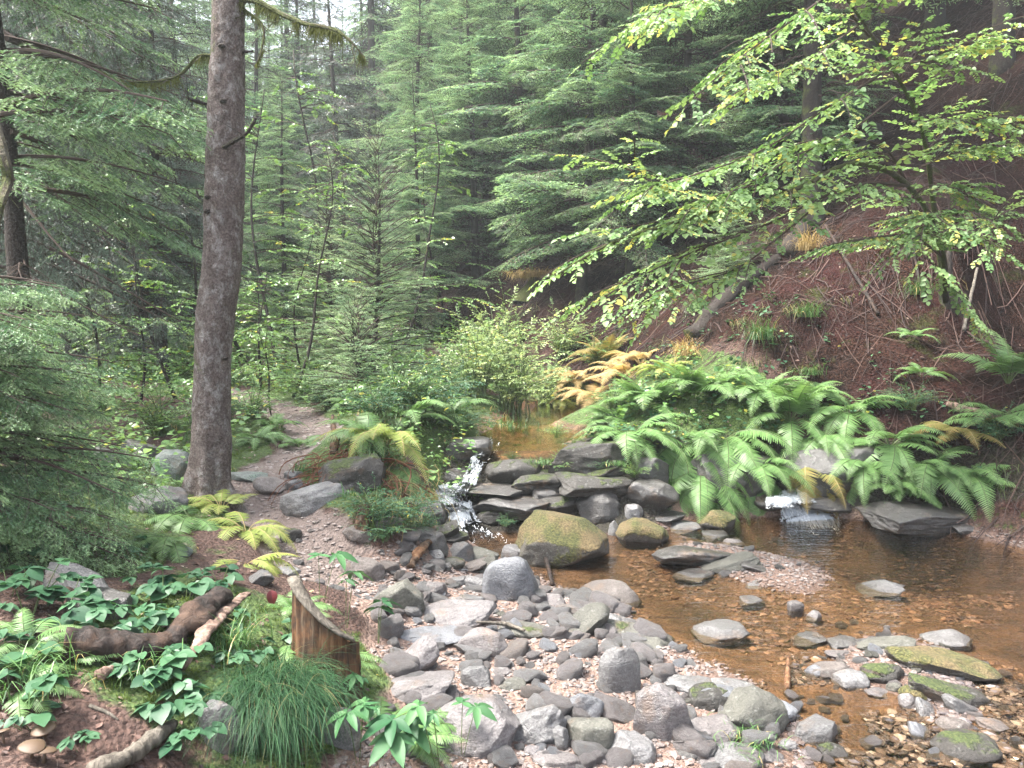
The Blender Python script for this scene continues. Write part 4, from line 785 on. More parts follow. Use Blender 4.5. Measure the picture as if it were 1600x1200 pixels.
def branch(L, lod, seed, rise=.15, droop=.35, hang=.25, dens=1.0, side=.5, start=.12, wood=.012):
    """one bough along +X"""
    r = np.random.default_rng(seed); A = Acc(); n = 24; s = np.linspace(0, 1, n)
    P = np.stack([s*L*.97, L*.05*np.sin(s*3+seed), L*(rise*s-droop*s**2+max(0, droop-.2)*.45*s**4)], -1)
    V, F = tube(P, wood*L*(1-.85*s)+.0012, 5); A.add(V, F, 1, .5)
    def ax(q): return np.stack([np.interp(q, s, P[:, j]) for j in range(3)], -1)
    T = norm(np.gradient(P, axis=0))
    step = {'near': .062, 'mid': .10, 'far': .15}[lod]/dens; m = int(L*(1-start)/step); q = np.linspace(start, .98, m)+r.normal(0, .008, m); q = np.clip(q, start, .99)
    sd = np.where(np.arange(m) % 2, 1., -1.); tq = norm(np.stack([np.interp(q, s, T[:, j]) for j in range(3)], -1))
    l2 = (side*L*(1-q)**.75*np.minimum(1, (q+.05)*4)+.10*min(L, 1.2))*r.uniform(.75, 1.1, m)
    d2 = tq*.75+np.stack([0*sd, sd*.85, 0*sd-hang+r.normal(0, .1, m)], -1); d2 = norm(d2); p2 = ax(q)
    if lod != 'near':
        stamp_sprays(A, lod, p2, d2, l2, r); e = P[-1:]; stamp_sprays(A, lod, e, T[-1:], np.array([.16*L]), r)
        return A.arrays()
    TT, XX, LL, ti = [], [], [], []
    for i in range(m):
        k = max(2, int(l2[i]/.065)); u = (np.arange(k)+.5)/k; pp = p2[i]+d2[i]*(u*l2[i])[:, None]; pp[:, 2] -= hang*.6*(u*l2[i])**2/max(l2[i], .05)
        dn = d2[i]-np.array([0, 0, 1])*(hang*1.2*u)[:, None]; dn = norm(dn); sg = np.where(np.arange(k) % 2, 1., -1.)
        sv = norm(np.cross([0, 0, 1.], dn)); TT.append(pp); XX.append(norm(dn*.8+sv*(sg*.75)[:, None]+np.array([0, 0, -.22]))); LL.append((.10+.10*(1-u))*r.uniform(.8, 1.2, k)); ti.append(np.clip(r.random()**1.5*.75+.3*u**2+r.normal(0, .06, k), 0, 1))
        A.add(*tube(np.concatenate([pp, [pp[-1]+dn[-1]*.04]]), np.linspace(.0022, .0009, k+1), 3, False), 1, .5)
        TT.append(pp[-1:]); XX.append(dn[-1:]); LL.append(np.array([.12])); ti.append(ti[-1][-1:])
    stamp_sprays(A, lod, np.concatenate(TT), np.concatenate(XX), np.concatenate(LL), r, tint=np.concatenate(ti)); return A.arrays()
def dead_branch(L, seed, droop=.3):
    r = np.random.default_rng(seed); A = Acc(); s = np.linspace(0, 1, 10)
    P = np.stack([s*L, L*.08*np.sin(s*4+seed), -L*droop*s**2+.02*r.normal(size=10)*L], -1); A.add(*tube(P, .009*(1-.8*s)+.0015, 4), 1, .5)
    for k in range(int(16*L)+4):
        q = r.uniform(.15, 1); i = int(q*9); l2 = r.uniform(.1, .35)*L*(1.1-q); d = norm(np.array([.7, r.choice([-1, 1])*.8, r.uniform(-.7, .1)]))
        A.add(*tube(P[i]+d*np.linspace(0, l2, 4)[:, None]-np.array([0, 0, 1])*(np.linspace(0, 1, 4)**2*l2*.3)[:, None], [.0035, .003, .002, .001], 3, False), 1, .5)
    return A.arrays()
def crown(H, base, Lmax, lod, seed, rise=.1, droop=.35, hang=.3, wh=.34, per=6, dead=0, toplen=.25, power=.8, side=.42, dens=1.0):
    r = np.random.default_rng(seed); A = Acc()
    BT = {}
    for i, L in enumerate((.35, .8, 1.3, 1.9, 2.6)):
        if L < Lmax*1.4: BT[L] = [branch(L, lod, seed*5+i*3+j, rise+(.25 if L < .5 else 0), droop if L > .5 else .1, hang, dens, side) for j in range(2)]
    z = base; 
    while z < H-.15:
        f = (H-z)/(H-base); L = toplen+(Lmax-toplen)*f**power
        for k in range(per if L > .4 else 4):
            a = r.uniform(0, 6.283); l = L*r.uniform(.65, 1.12); kk = min(BT, key=lambda q: abs(math.log(q/l))); V, F, Mi, Ti = BT[kk][r.integers(2)]
            pitch = r.normal(0, .1)+(.55*(1-f)**2); M = rotz(a)@np.array([[math.cos(pitch), 0, -math.sin(pitch)], [0, 1, 0], [math.sin(pitch), 0, math.cos(pitch)]])
            A.add((V*l/kk)@M.T+np.array([0, 0, z+r.uniform(-.5, .5)*wh]), F, Mi, np.clip(Ti+r.normal(0, .14), 0, 1))
        z += wh*(.55+.45*f)
    for k in range(dead):
        V, F, Mi, Ti = dead_branch(r.uniform(.5, 1)*Lmax*.7, seed+k*3); zz = r.uniform(.15, 1)**.7*base+.2; A.add(V@rotz(r.uniform(0, 6.28)).T+np.array([0, 0, zz]), F, Mi, Ti)
    V, F = needles(np.array([[0, 0, H-.3+.3*i/24] for i in range(24)]), np.concatenate([r.normal(size=(24, 2)), np.full((24, 1), 1.2)], 1), .03, .005, r); A.add(V, F, 0, .8)
    return A
def trunk_mesh(name, H, r0, m, seed, lean=0, k=10):
    s = np.linspace(0, 1, 40); P = np.stack([lean*s*H+.04*np.sin(s*5+seed), .04*np.sin(s*4+seed*2), s*H-.25], -1)
    rr = r0*((1-s)**.8+.03)+r0*.5*np.exp(-s*H/.22); A = Acc(); A.add(*tube(P, rr, k, True, .12, seed)); return A.mesh(name, [m])
def tree_kind(H, base, Lmax, lod, seed, r0, cm, tm, **kw):
    A = crown(H, base, Lmax, lod, seed, **kw); return (A.mesh('crown', [cm, M_TWIG], smooth=False), trunk_mesh('trunk', H, r0, tm, seed))
def plant_tree(kind, x, y, sc, label, group=None, rz=0, tilt=(0, 0), name='spruce_tree', cat='tree', zz=None):
    z = float(hgt(x, y)) if zz is None else zz
    e = empty(name, (x, y, z-.03)); e.rotation_euler = (tilt[0], tilt[1], rz); e.scale = (sc,)*3; tag(e, label, cat, group)
    ob('trunk', KIND[kind][1], e); ob('crown', KIND[kind][0], e); return e
# ---------------------------------------------------------------- broad leaves
def leaf_tpl(w=.36, fold=.08, curl=.12, pts=4, serr=0):
    u = np.linspace(0, 1, pts+2); prof = w*np.sin(np.pi*u**.8)**.8; prof[0] = prof[-1] = 0
    zc = -curl*u**2; V = [[0, 0, 0]]; F = []
    mid, lf, rt = [], [], []
    V = []; 
    for i, q in enumerate(u):
        V += [[q, 0, zc[i]-0.0], [q-.05*prof[i], prof[i]*.5*2*.5, zc[i]+fold*prof[i]*2], [q-.05*prof[i], -prof[i]*.5*2*.5, zc[i]+fold*prof[i]*2]]
    V = np.array(V)
    for i in range(len(u)-1):
        a, b = i*3, i*3+3
        for s_ in (1, 2):
            if i == 0: F.append([a, b+s_, b] if s_ == 2 else [a, b, b+s_])
            elif i == len(u)-2: F.append([a, b, a+s_] if s_ == 1 else [a, a+s_, b])
            else: F += [[a, b, b+s_], [a, b+s_, a+s_]] if s_ == 1 else [[a, b+s_, b], [a, a+s_, b+s_]]
    return V, np.array(F)
LEAF = [leaf_tpl(.86, .07, .12, 3), leaf_tpl(.76, .04, .25, 3), leaf_tpl(.9, .10, .05, 3)]
LEAFN = [leaf_tpl(.42, .08, .2, 4), leaf_tpl(.38, .12, .3, 4), leaf_tpl(.46, .05, .12, 4)]
def leafy_twig(seed, n=9, ll=.24, tpl=LEAF, flat=.25, zig=55):
    """unit twig along +X, leaves on both sides nearly in one plane"""
    r = np.random.default_rng(seed); A = Acc(); s = np.linspace(0, 1, 6); P = np.stack([s, .03*np.sin(s*6+seed), -.12*s**2], -1); A.add(*tube(P, .006*(1-.7*s), 3, False), 1, .5)
    q = np.linspace(.12, 1, n); T = np.stack([np.interp(q, s, P[:, j]) for j in range(3)], -1); sg = np.where(np.arange(n) % 2, 1, -1); a = (R(zig)+r.normal(0, .28, n))*sg; a[-1] = 0
    X = np.stack([np.cos(a), np.sin(a), r.normal(-.12, .12, n)], -1); up = norm(np.stack([r.normal(0, flat, n), r.normal(0, flat, n), np.ones(n)], -1))
    L = ll*r.uniform(.7, 1.15, n); fr = frame(X, up)*L[:, None, None]; k = r.integers(0, len(tpl), n); tt = r.random(n)
    for i, (V, F) in enumerate(tpl):
        m_ = k == i; A.stamp(V, F, fr[m_], T[m_], 0, tt[m_])
    return A.arrays()
TWIGS = [leafy_twig(i, 12, .175, flat=.34) for i in range(8)]; TWIGN = [leafy_twig(20+i, 9, .26, LEAFN, .4, 60) for i in range(4)]; TWIGS2 = [leafy_twig(40+i, 13, .17, LEAF, .5, 50) for i in range(4)]
def leafy_branches(A, paths, r, twig=.34, every=.075, tpls=TWIGS, rad=.012, upn=(0, 0, 1), spread=.8, start=.25, tint=(.1, .75), taper=.4, drop=.1):
    for P in paths:
        P = np.asarray(P); n = len(P); seg = np.concatenate([[0], np.cumsum(np.linalg.norm(np.diff(P, axis=0), axis=1))]); Lt = seg[-1]; s = seg/Lt
        A.add(*tube(P, rad*(1-.8*s)+.0018, 5), 1, .5); m = max(2, int(Lt*(1-start)/every)); q = np.linspace(start, 1, m)
        T = np.stack([np.interp(q, s, P[:, j]) for j in range(3)], -1); D = norm(np.gradient(P, axis=0)); D = norm(np.stack([np.interp(q, s, D[:, j]) for j in range(3)], -1))
        sg = np.where(np.arange(m) % 2, 1., -1.); sv = norm(np.cross(np.array([0, 0, 1.]), D)); X = norm(D*.7+sv*(sg*spread)[:, None]+np.stack([r.normal(0, .15, m), r.normal(0, .15, m), r.normal(0, .12, m)-drop], -1)); X[-1] = D[-1]
        L = twig*r.uniform(.6, 1.15, m)*(1-taper*q); up = norm(np.array(upn)+r.normal(0, .16, (m, 3))); fr = frame(X, up)*L[:, None, None]; k = r.integers(0, len(tpls), m); tt = r.uniform(*tint, m)+.25*(r.random(m) > .93)
        for i, (V, F, Mi, Ti) in enumerate(tpls):
            g = k == i; A.stamp(V, F, fr[g], T[g], Mi, tt[g], Ti*.5+.25)
def sapling(seed, H=2.2, nb=12, spread=.9, lean=(0, 0), twig=.3, stems=1):
    r = np.random.default_rng(seed); A = Acc(); TR = Acc()
    for st in range(stems):
        s = np.linspace(0, 1, 14); lx, ly = np.array(lean)+r.normal(0, .12, 2)*(stems > 1)
        S = np.stack([lx*s*H+.06*H*np.sin(s*3.2+seed+st)+.02*H*np.sin(s*9+st), ly*s*H+.05*H*np.sin(s*4+seed), s*H], -1); S[:, :2] -= S[0, :2]; TR.add(*tube(S, .014*H/2*(1-.85*s)+.002, 6), 0, .5); paths = []
        for k in range(nb):
            q = r.uniform(.2, .98); i = q*13; b = np.array([np.interp(i, np.arange(14), S[:, j]) for j in range(3)]); a = r.uniform(0, 6.28); L = spread*(1.15-q)*r.uniform(.6, 1.1); d = np.array([math.cos(a), math.sin(a), .35]); u = np.linspace(0, 1, 7)[:, None]
            paths.append(b+d*u*L-np.array([0, 0, 1])*u**2*L*.35)
        leafy_branches(A, paths, r, twig, .09, rad=.005, start=.15)
    return A, TR
def shrub_mesh(name, seed, H, W, ns, m, tpls=TWIGN, twig=.18, every=.05, arch=.5, lean=(0, 0), tint=(.1, .8)):
    """many arching stems from one foot, clothed in leaves"""
    r = np.random.default_rng(seed); A = Acc(); paths = []
    for k in range(ns):
        a = r.uniform(0, 6.28); L = H*r.uniform(.55, 1.1); u = np.linspace(0, 1, 9)[:, None]; o = np.array([math.cos(a), math.sin(a), 0])
        f = r.uniform(0, 1)**.6; paths.append(np.array([*(r.normal(0, .12*W, 2)), 0])+(o*W*f*np.array([1, 1, 0])+np.array([lean[0], lean[1], 0]))*(u**1.5)+np.array([0, 0, 1])*L*(u-arch*u**2.4*f))
    leafy_branches(A, paths, r, twig, every, tpls, .005, spread=.9, start=.2, taper=.3, tint=tint); return A.mesh(name, [m, M_STEM], smooth=False)
# ---------------------------------------------------------------- ferns
def frond_mesh(L, npair, width, a0, a1, m, seed, stem=.16, ms=None, p=1.0, tip=.25, side=0.0):
    r = np.random.default_rng(seed); n = 30; s = np.linspace(0, 1, n); ang = R(a0)+(R(a1)-R(a0))*s**p; d = np.stack([np.cos(ang), side*s, np.sin(ang)], -1); P = np.cumsum(d, 0)/n*L; P -= P[0]
    A = Acc(); A.add(*tube(P, .0035*(1-.8*s)*L/.6+.0008, 4), 1, .5)
    q = np.repeat(stem+(1-stem)*(np.arange(npair)+.5)/npair, 2); sg = np.tile([1., -1.], npair); T = np.stack([np.interp(q, s, P[:, j]) for j in range(3)], -1); D = norm(np.stack([np.interp(q, s, d[:, j]) for j in range(3)], -1))
    u = (q-stem)/(1-stem); pl = width*np.clip(np.minimum((u+.12)/.34, 1), 0, 1)**.7*(1-u)**.75*r.uniform(.88, 1.08, len(q))+.006
    upv = np.cross(D, np.array([0, 1., 0])); upv = upv*np.sign(upv[:, 2:3]+1e-6); sv = norm(np.cross(upv, D)); sv *= np.sign(sv[:, 1:2]+1e-9)
    X = norm(sv*sg[:, None]+D*(.28+.3*u)[:, None]+upv*r.normal(-.05, .1, len(q))[:, None]-np.array([0, 0, 1])*tip*.5)
    # pinna template: toothed blade along +X, drooping a little
    for variant in range(2):
        nl = 8; V = []; F = []; b = 0
        for j in range(nl):
            x0 = (j+.05)/nl; x1 = (j+.98)/nl; wv = .085*(1-x0)**.6*(1 if j else .8)*(1.1 if variant else .9); z0 = -tip*x0**2*.5; z1 = -tip*x1**2*.5
            for sd in (1, -1): V += [[x0, 0, z0], [x1, 0, z1], [x1+.035, sd*wv, z1-.02], [x0+.035, sd*wv*1.02, z0-.02]]; F += [[b, b+1, b+2], [b, b+2, b+3]] if sd > 0 else [[b, b+2, b+1], [b, b+3, b+2]]; b += 4
        g = np.arange(len(q)) % 2 == variant; fr = frame(X, upv)*pl[:, None, None]; A.stamp(np.array(V), np.array(F), fr[g], T[g], 0, np.clip(.5+.4*(u-.5)+r.normal(0, .12, len(q)), 0, .92)[g])
    return A.mesh('frond', [m, ms or M_STEM], smooth=False)
def frondset(m, seed, L=.62, ms=None, w=.13): return [frond_mesh(L*q, 34, w*L/.62, a0, a1, m, seed+i, .17, ms, pp) for i, (q, a0, a1, pp) in enumerate([(1, 72, -35, .9), (1.05, 60, -55, .8), (.9, 80, 5, 1.1), (1.1, 45, -75, .7), (.85, 30, -30, 1), (1.1, 20, -88, .45)])]
def fern(x, y, fr, n, sc, label, group, seed, az=(0, 360), pick=(0, 1, 2, 3), z=None, name='fern', tiltj=.12, lift=0):
    r = np.random.default_rng(seed); z = float(hgt(x, y)) if z is None else z; e = tag(empty(name, (x, y, z+lift)), label, 'fern', group)
    for k in range(n):
        a = R(az[0]+(az[1]-az[0])*(k+r.uniform(.1, .9))/n); s = sc*r.uniform(.75, 1.12)
        ob('frond', fr[r.choice(pick)], e, (.015*math.cos(a), .015*math.sin(a), 0), (r.normal(0, tiltj), r.normal(0, tiltj), a), s)
    return e
# ---------------------------------------------------------------- grass and small leafy plants
def blades(n, L, r, width=.004, spread=.5, foot=.05, droop=.8, a0=75, side=None, seg=5):
    a = r.uniform(0, 6.283, n); l = L*r.uniform(.5, 1.1, n); el = np.clip(R(a0)+r.normal(0, spread*.5, n), .2, 1.55); u = np.linspace(0, 1, seg)
    if side is not None: a = np.arctan2(side[1]+r.normal(0, .55, n), side[0]+r.normal(0, .55, n))
    e = el[:, None]-(droop*r.uniform(.6, 1.3, n))[:, None]*u[None]*2.2; dl = l[:, None]/seg
    h = np.concatenate([np.zeros((n, 1)), np.cumsum(np.cos(e)*dl, 1)], 1)[:, :seg]; z = np.concatenate([np.zeros((n, 1)), np.cumsum(np.sin(e)*dl, 1)], 1)[:, :seg]
    f = r.normal(0, foot, (n, 2)); C = np.stack([f[:, :1]+np.cos(a)[:, None]*h, f[:, 1:]+np.sin(a)[:, None]*h, z], -1); S = np.stack([-np.sin(a), np.cos(a), 0*a], -1)[:, None]*(width*(1-u**2)*.5+.0002)[None, :, None]
    V = np.stack([C-S, C+S], 2).reshape(-1, 3); i = (np.arange(n)[:, None]*seg+np.arange(seg-1)[None]).ravel()*2; F = np.concatenate([np.stack([i, i+1, i+3], -1), np.stack([i, i+3, i+2], -1)])
    return V, F, np.repeat(r.random(n), seg*2)
def palmate(seed, nleaf=5, size=.06, h=.14, nrs=3, m=None, tpl=LEAF, spreadr=.09):
    """a few leaf rosettes on thin stalks"""
    r = np.random.default_rng(seed); A = Acc()
    for k in range(nrs):
        a = r.uniform(0, 6.28); p = np.array([math.cos(a)*spreadr*r.uniform(.2, 1.3), math.sin(a)*spreadr*r.uniform(.2, 1.3), h*r.uniform(.6, 1.2)]); u = np.linspace(0, 1, 5)[:, None]
        A.add(*tube(np.array([p[0]*.2, p[1]*.2, -.02])+(p-np.array([p[0]*.2, p[1]*.2, -.02]))*u+np.array([0, 0, .25*h])*u*(1-u), .0016, 4, False), 1, .5)
        n = nleaf; aa = a+np.linspace(-1.9, 1.9, n)*(1 if n > 3 else .6); X = np.stack([np.cos(aa), np.sin(aa), r.normal(-.15, .12, n)], -1); L = size*r.uniform(.8, 1.15, n)*(1-.25*np.abs(np.linspace(-1, 1, n)))*r.uniform(.7, 1.15)
        up = norm(np.stack([r.normal(0, .2, n), r.normal(-.15, .2, n), np.ones(n)], -1)); fr = frame(X, up)*L[:, None, None]; tt = np.clip(r.random()*.7+r.normal(0, .1, n), 0, 1)
        V, F = tpl[r.integers(len(tpl))]; A.stamp(V, F, fr, np.repeat(p[None], n, 0), 0, tt)
    return A.mesh('leafy_plant', [m or M_BRAMBLE, M_STEM], smooth=True)
# ---------------------------------------------------------------- tree kinds
KIND = {
 'young': tree_kind(3.0, .12, .95, 'mid', 1, .035, M_NEEDLE_YOUNG, M_BARKDARK, rise=.3, droop=.2, hang=.10, wh=.13, per=7, power=.85, side=.5, toplen=.12),
 'bush': tree_kind(1.35, .05, .72, 'mid', 7, .03, M_NEEDLE_YOUNG, M_BARKDARK, rise=.35, droop=.15, hang=.08, wh=.085, per=8, power=.8, side=.5, toplen=.1),
 'layer': tree_kind(9, 1.2, 2.6, 'mid', 2, .11, M_NEEDLE_FAR, M_BARKDARK, rise=.10, droop=.32, hang=.25, wh=.5, per=5, dead=10, dens=.9, side=.5),
 'bare': tree_kind(13, 4.2, 2.6, 'mid', 3, .15, M_NEEDLE_FAR, M_BARKDARK, rise=.05, droop=.45, hang=.4, wh=.6, per=5, dead=26, dens=.9, side=.5),
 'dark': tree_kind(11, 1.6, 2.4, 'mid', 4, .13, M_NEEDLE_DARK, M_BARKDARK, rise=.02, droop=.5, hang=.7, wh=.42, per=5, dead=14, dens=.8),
 'far': tree_kind(15, 2.0, 2.6, 'far', 5, .16, M_NEEDLE_FAR, M_BARKDARK, rise=.08, droop=.4, hang=.3, wh=.5, per=6, dead=8),
 'far2': tree_kind(17, 5.0, 2.4, 'far', 6, .18, M_NEEDLE_FAR, M_BARKDARK, rise=.05, droop=.45, hang=.4, wh=.55, per=6, dead=14),
}
def tx(px, D): return (px-800)/F_PX*D*math.cos(PITCH)
TREES = [ # column, distance, kind, scale, label
 (560,8.4,'bush',1.0,'small bushy bright young spruce by the path bend'),
 (583,9.8,'young',1.12,'pale young spruce with a bare leader spike behind the small bushy one'),
 (655,14.5,'layer',.55,'pale layered spruce right of the one with the leader spike'),
 (520,12,'young',1.15,'young spruce left of the bushy one, beyond the path'),
 (445,15,'layer',.6,'spruce showing just right of the big foreground trunk'),
 (540,19,'dark',.8,'dark-stemmed spruce above the young spruces'),
 (682,20,'bare',.75,'spruce with a dark bare trunk at the foot of the brown hillside'),
 (650,18,'layer',.85,'layered spruce left of the dark bare trunk'),
 (725,23,'bare',.8,'second bare-trunked spruce right along the hillside foot'),
 (760,17,'layer',.75,'pale layered spruce over the brown hillside edge'),
 (830,21,'layer',1.0,'spruce with wide pale boughs in the middle of the hillside'),
 (880,17.5,'bare',.62,'spruce on the hillside behind the dead brown twigs'),
 (950,14,'bare',.72,'spruce with drooping grey-green boughs above the hazel tips'),
 (1010,17,'bare',.95,'brown-trunked spruce at the upper centre of the hillside'),
 (1110,15,'bare',.85,'spruce with hanging boughs left of the leaf-covered hazel'),
 (1185,12.5,'bare',.68,'spruce behind the middle of the hazel leaves'),
 (1262,9.9,'bare',.85,'spruce whose dark mossy trunk stands mid slope under the hazel'),
 (1338,14,'bare',.9,'spruce trunk behind the hazel on the upper slope'),
 (1440,13.5,'bare',1.0,'dark spruce trunk at the top of the slope'),
 (1545,11.2,'bare',.95,'spruce trunk at the right on the slope with side twigs'),
 (1610,15,'bare',1.0,'spruce at the right border high on the slope'),
 (935,23,'layer',1.1,'spruce far up the hillside in the centre'),
 (1075,21,'layer',1.0,'spruce far up the hillside right of centre'),
 (905,13,'layer',.85,'pale spruce with broad layered boughs over the hillside centre'),
 (985,11.8,'layer',.62,'smaller pale spruce above the golden bracken'),
 (1062,12.6,'layer',.8,'grey-green spruce behind the hazel tips'),
 (822,15.5,'layer',.9,'broad spruce above the old yellowish stump'),
 (742,16,'layer',.75,'spruce leaning over the end of the brown hillside'),
 (1135,9.4,'young',.5,'small bluish young spruce below the hazel leaves'),
 (1215,11.5,'layer',.7,'shaded spruce among the hazel branches'),
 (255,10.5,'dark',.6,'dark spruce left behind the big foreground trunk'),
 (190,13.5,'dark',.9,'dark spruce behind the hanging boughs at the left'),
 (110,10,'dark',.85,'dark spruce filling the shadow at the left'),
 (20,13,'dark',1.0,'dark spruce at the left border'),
 (300,18,'layer',1.1,'spruce further back left of the big trunk'),
 (215,12,'young',1.15,'young spruce with pointed top left of the big trunk'),
 (400,22,'layer',1.1,'spruce with a straight stem between the big trunk and the path'),
 (470,25,'far',.8,'distant spruce above the path'),
 (1240,19,'far2',.8,'distant spruce on the crest above the hazel'),
]
for i, (px, D, kd, sc, lb) in enumerate(TREES):
    plant_tree(kd, tx(px, D), D, sc, lb, 'spruces of the wood around the stream' if D > 12 else None, rz=i*1.7, tilt=(random.Random(i).gauss(0, .02), random.Random(i+50).gauss(0, .02)))
rt = np.random.default_rng(99); k_ = 0
for D in (26, 30, 35, 42, 50):
    for px in np.arange(-40, 1680, 62 if D < 40 else 80):
        p = px+rt.uniform(-25, 25); d = D+rt.uniform(-2, 2); sc = rt.uniform(.75, 1.15)
        if 380 < p < 640: sc *= .8 if D < 40 else .62
        if p > 1250 and D > 40: continue
        zone = 'beyond the path at the left' if p < 520 else ('in the middle of the valley' if p < 900 else 'high on the right hillside')
        row = 'nearer' if D < 32 else 'farthest' if D > 40 else 'middle'
        plant_tree(('far', 'far2', 'layer')[int(rt.integers(0, 3 if D < 32 else 2))], tx(p, d), d, sc, 'tall spruce in the %s rank of the wood %s' % (row, zone), 'background spruces, %s rank %s' % (row, zone), rz=rt.uniform(0, 6.28)); k_ += 1
# ---------------------------------------------------------------- big foreground trunk
D0 = 5.3
tp = [(326,790),(327,750),(330,700),(331,600),(338,500),(347,400),(351,300),(353,200),(355,100),(357,0)]
base = at(*tp[0], D0); base[2] = hgt(base[0], base[1])-.12
T0 = G(325, 772); D0 = T0[1]
Pt = [at(a, b, D0) for a, b in tp]; Pt[0][2] = T0[2]-.15; d_ = Pt[-1]-Pt[-3]; Pt += [Pt[-1]+d_*k for k in (1.2, 2.5, 4.5, 7)]
n = 420; C = curve(Pt, n); W = np.interp(C[:, 2], [T0[2]-.1, T0[2]+.05, T0[2]+.5, 2.2, 3.0, 4.0, 9], [.21, .145, .118, .122, .116, .10, .06])
k = 72; a = np.arange(k)/k*2*np.pi; hz = C[:, 2]
lob = 1+.22*np.exp(-(hz-T0[2])/.14)[:, None].clip(0, 1.5)*(np.cos(a*5+1)+.4*np.cos(a*3+2))[None]
Vt = C[:, None]+np.stack([np.cos(a)[None]*W[:, None]*lob, np.sin(a)[None]*W[:, None]*lob, 0*lob], -1)
dn = norm(Vt-C[:, None]); nz_ = fbm(Vt*np.array([1, 1, .45]), 9, 4, 77)*.008+fbm(Vt, 34, 3, 78)*.0042+fbm(Vt, 2.2, 2, 79)*.012
Vt = (Vt+dn*nz_[..., None]-T0).reshape(-1, 3)
i = (np.arange(n-1)[:, None]*k+np.arange(k)[None]); j = (np.arange(n-1)[:, None]*k+(np.arange(k)+1)[None] % k); Ft = np.stack([i, j, j+k, i+k], -1).reshape(-1, 4)
big = tag(empty('spruce_tree', T0), 'tall bare-trunked spruce with lichened grey bark in the left foreground', 'tree')
ob('trunk', mk_mesh('trunk', Vt, Ft, [M_BARK]), big)
M_HANGMOSS = leafmat('hanging_moss', (.05, .065, .015), (.15, .16, .05), None, .3, .9, .1)
def mossy_branch(pts, rads, seed, name='branch', parent=None, org=None, fuzz=60, hang=.05, m=None):
    C = curve(pts, 26)-org; r = np.random.default_rng(seed); s = np.linspace(0, 1, 26); A = Acc(); A.add(*tube(C, np.interp(s, np.linspace(0, 1, len(rads)), rads), 7, True, .25, seed), 0, .5)
    for q in r.uniform(.1, .95, fuzz//6):
        i_ = int(q*25); d = norm(r.normal(size=3)+np.array([0, 0, -.9])); A.add(*tube(C[i_]+d*np.linspace(0, r.uniform(.04, .2), 4)[:, None], [.003, .0025, .002, .001], 3, False), 0, .5)
    if fuzz:
        q = np.clip(r.beta(1.2, 1.2, fuzz*14), 0, 1); q = q[fbm(np.stack([q*9, q*0, q*0], -1), 1, 2, seed) > -.05]; P = np.stack([np.interp(q, s, C[:, j_]) for j_ in range(3)], -1)
        V, F = needles(P, np.stack([r.normal(0, .3, len(q)), r.normal(0, .3, len(q)), -np.ones(len(q))], -1), hang*r.uniform(.2, 1.5, len(q)), .004, r); A.add(V, F, 1, .5)
    o = ob(name, A.mesh(name, [m or M_BARKMOSS, M_HANGMOSS], smooth=False), parent); return o
def bt(*pp): return [at(a, b, D0+dd) for a, b, dd in pp]
mossy_branch(bt((360,0,0),(400,2,-.1),(440,22,-.2),(480,38,-.3),(520,45,-.35),(545,62,-.4),(570,90,-.4)), [.02,.017,.012,.004], 1, parent=big, org=T0, fuzz=260, hang=.09)['label'] = 'long mossy dead branch at the top right of the trunk'
mossy_branch(bt((375,10,0),(410,40,-.1),(408,80,-.15),(400,100,-.2)), [.01,.009,.005,.002], 2, parent=big, org=T0, fuzz=60, hang=.04)
mossy_branch(bt((338,88,0),(310,88,0),(280,118,.1),(235,128,.2),(190,124,.3),(150,108,.4)), [.013,.010,.007,.002], 3, parent=big, org=T0, fuzz=110, hang=.07)
mossy_branch(bt((325,163,0),(305,158,-.1),(292,153,-.15)), [.011,.009,.006], 4, parent=big, org=T0, fuzz=30, hang=.015, m=M_BARKDARK)
mossy_branch(bt((350,230,-.12),(370,218,-.2),(388,205,-.25),(400,184,-.3)), [.016,.013,.011,.008], 5, parent=big, org=T0, fuzz=20, hang=.01, m=M_BARKDARK)['label'] = 'thick broken branch stub pointing up right'
mossy_branch(bt((376,82,0),(395,80,-.05)), [.010,.006], 6, parent=big, org=T0, fuzz=0, m=M_BARKDARK)
for q, (a_, b_) in enumerate([(346,72),(349,158),(325,308),(324,330),(351,560)]):
    s_ = V_, F_ = ico(2); kn = (V_*(1+.2*fbm(V_, 2, 2, q)[:, None]))*np.array([.022, .02, .016]); ob('knot', mk_mesh('knot', kn, F_, [M_BARKDARK]), big, at(a_, b_, D0-.112)-T0)
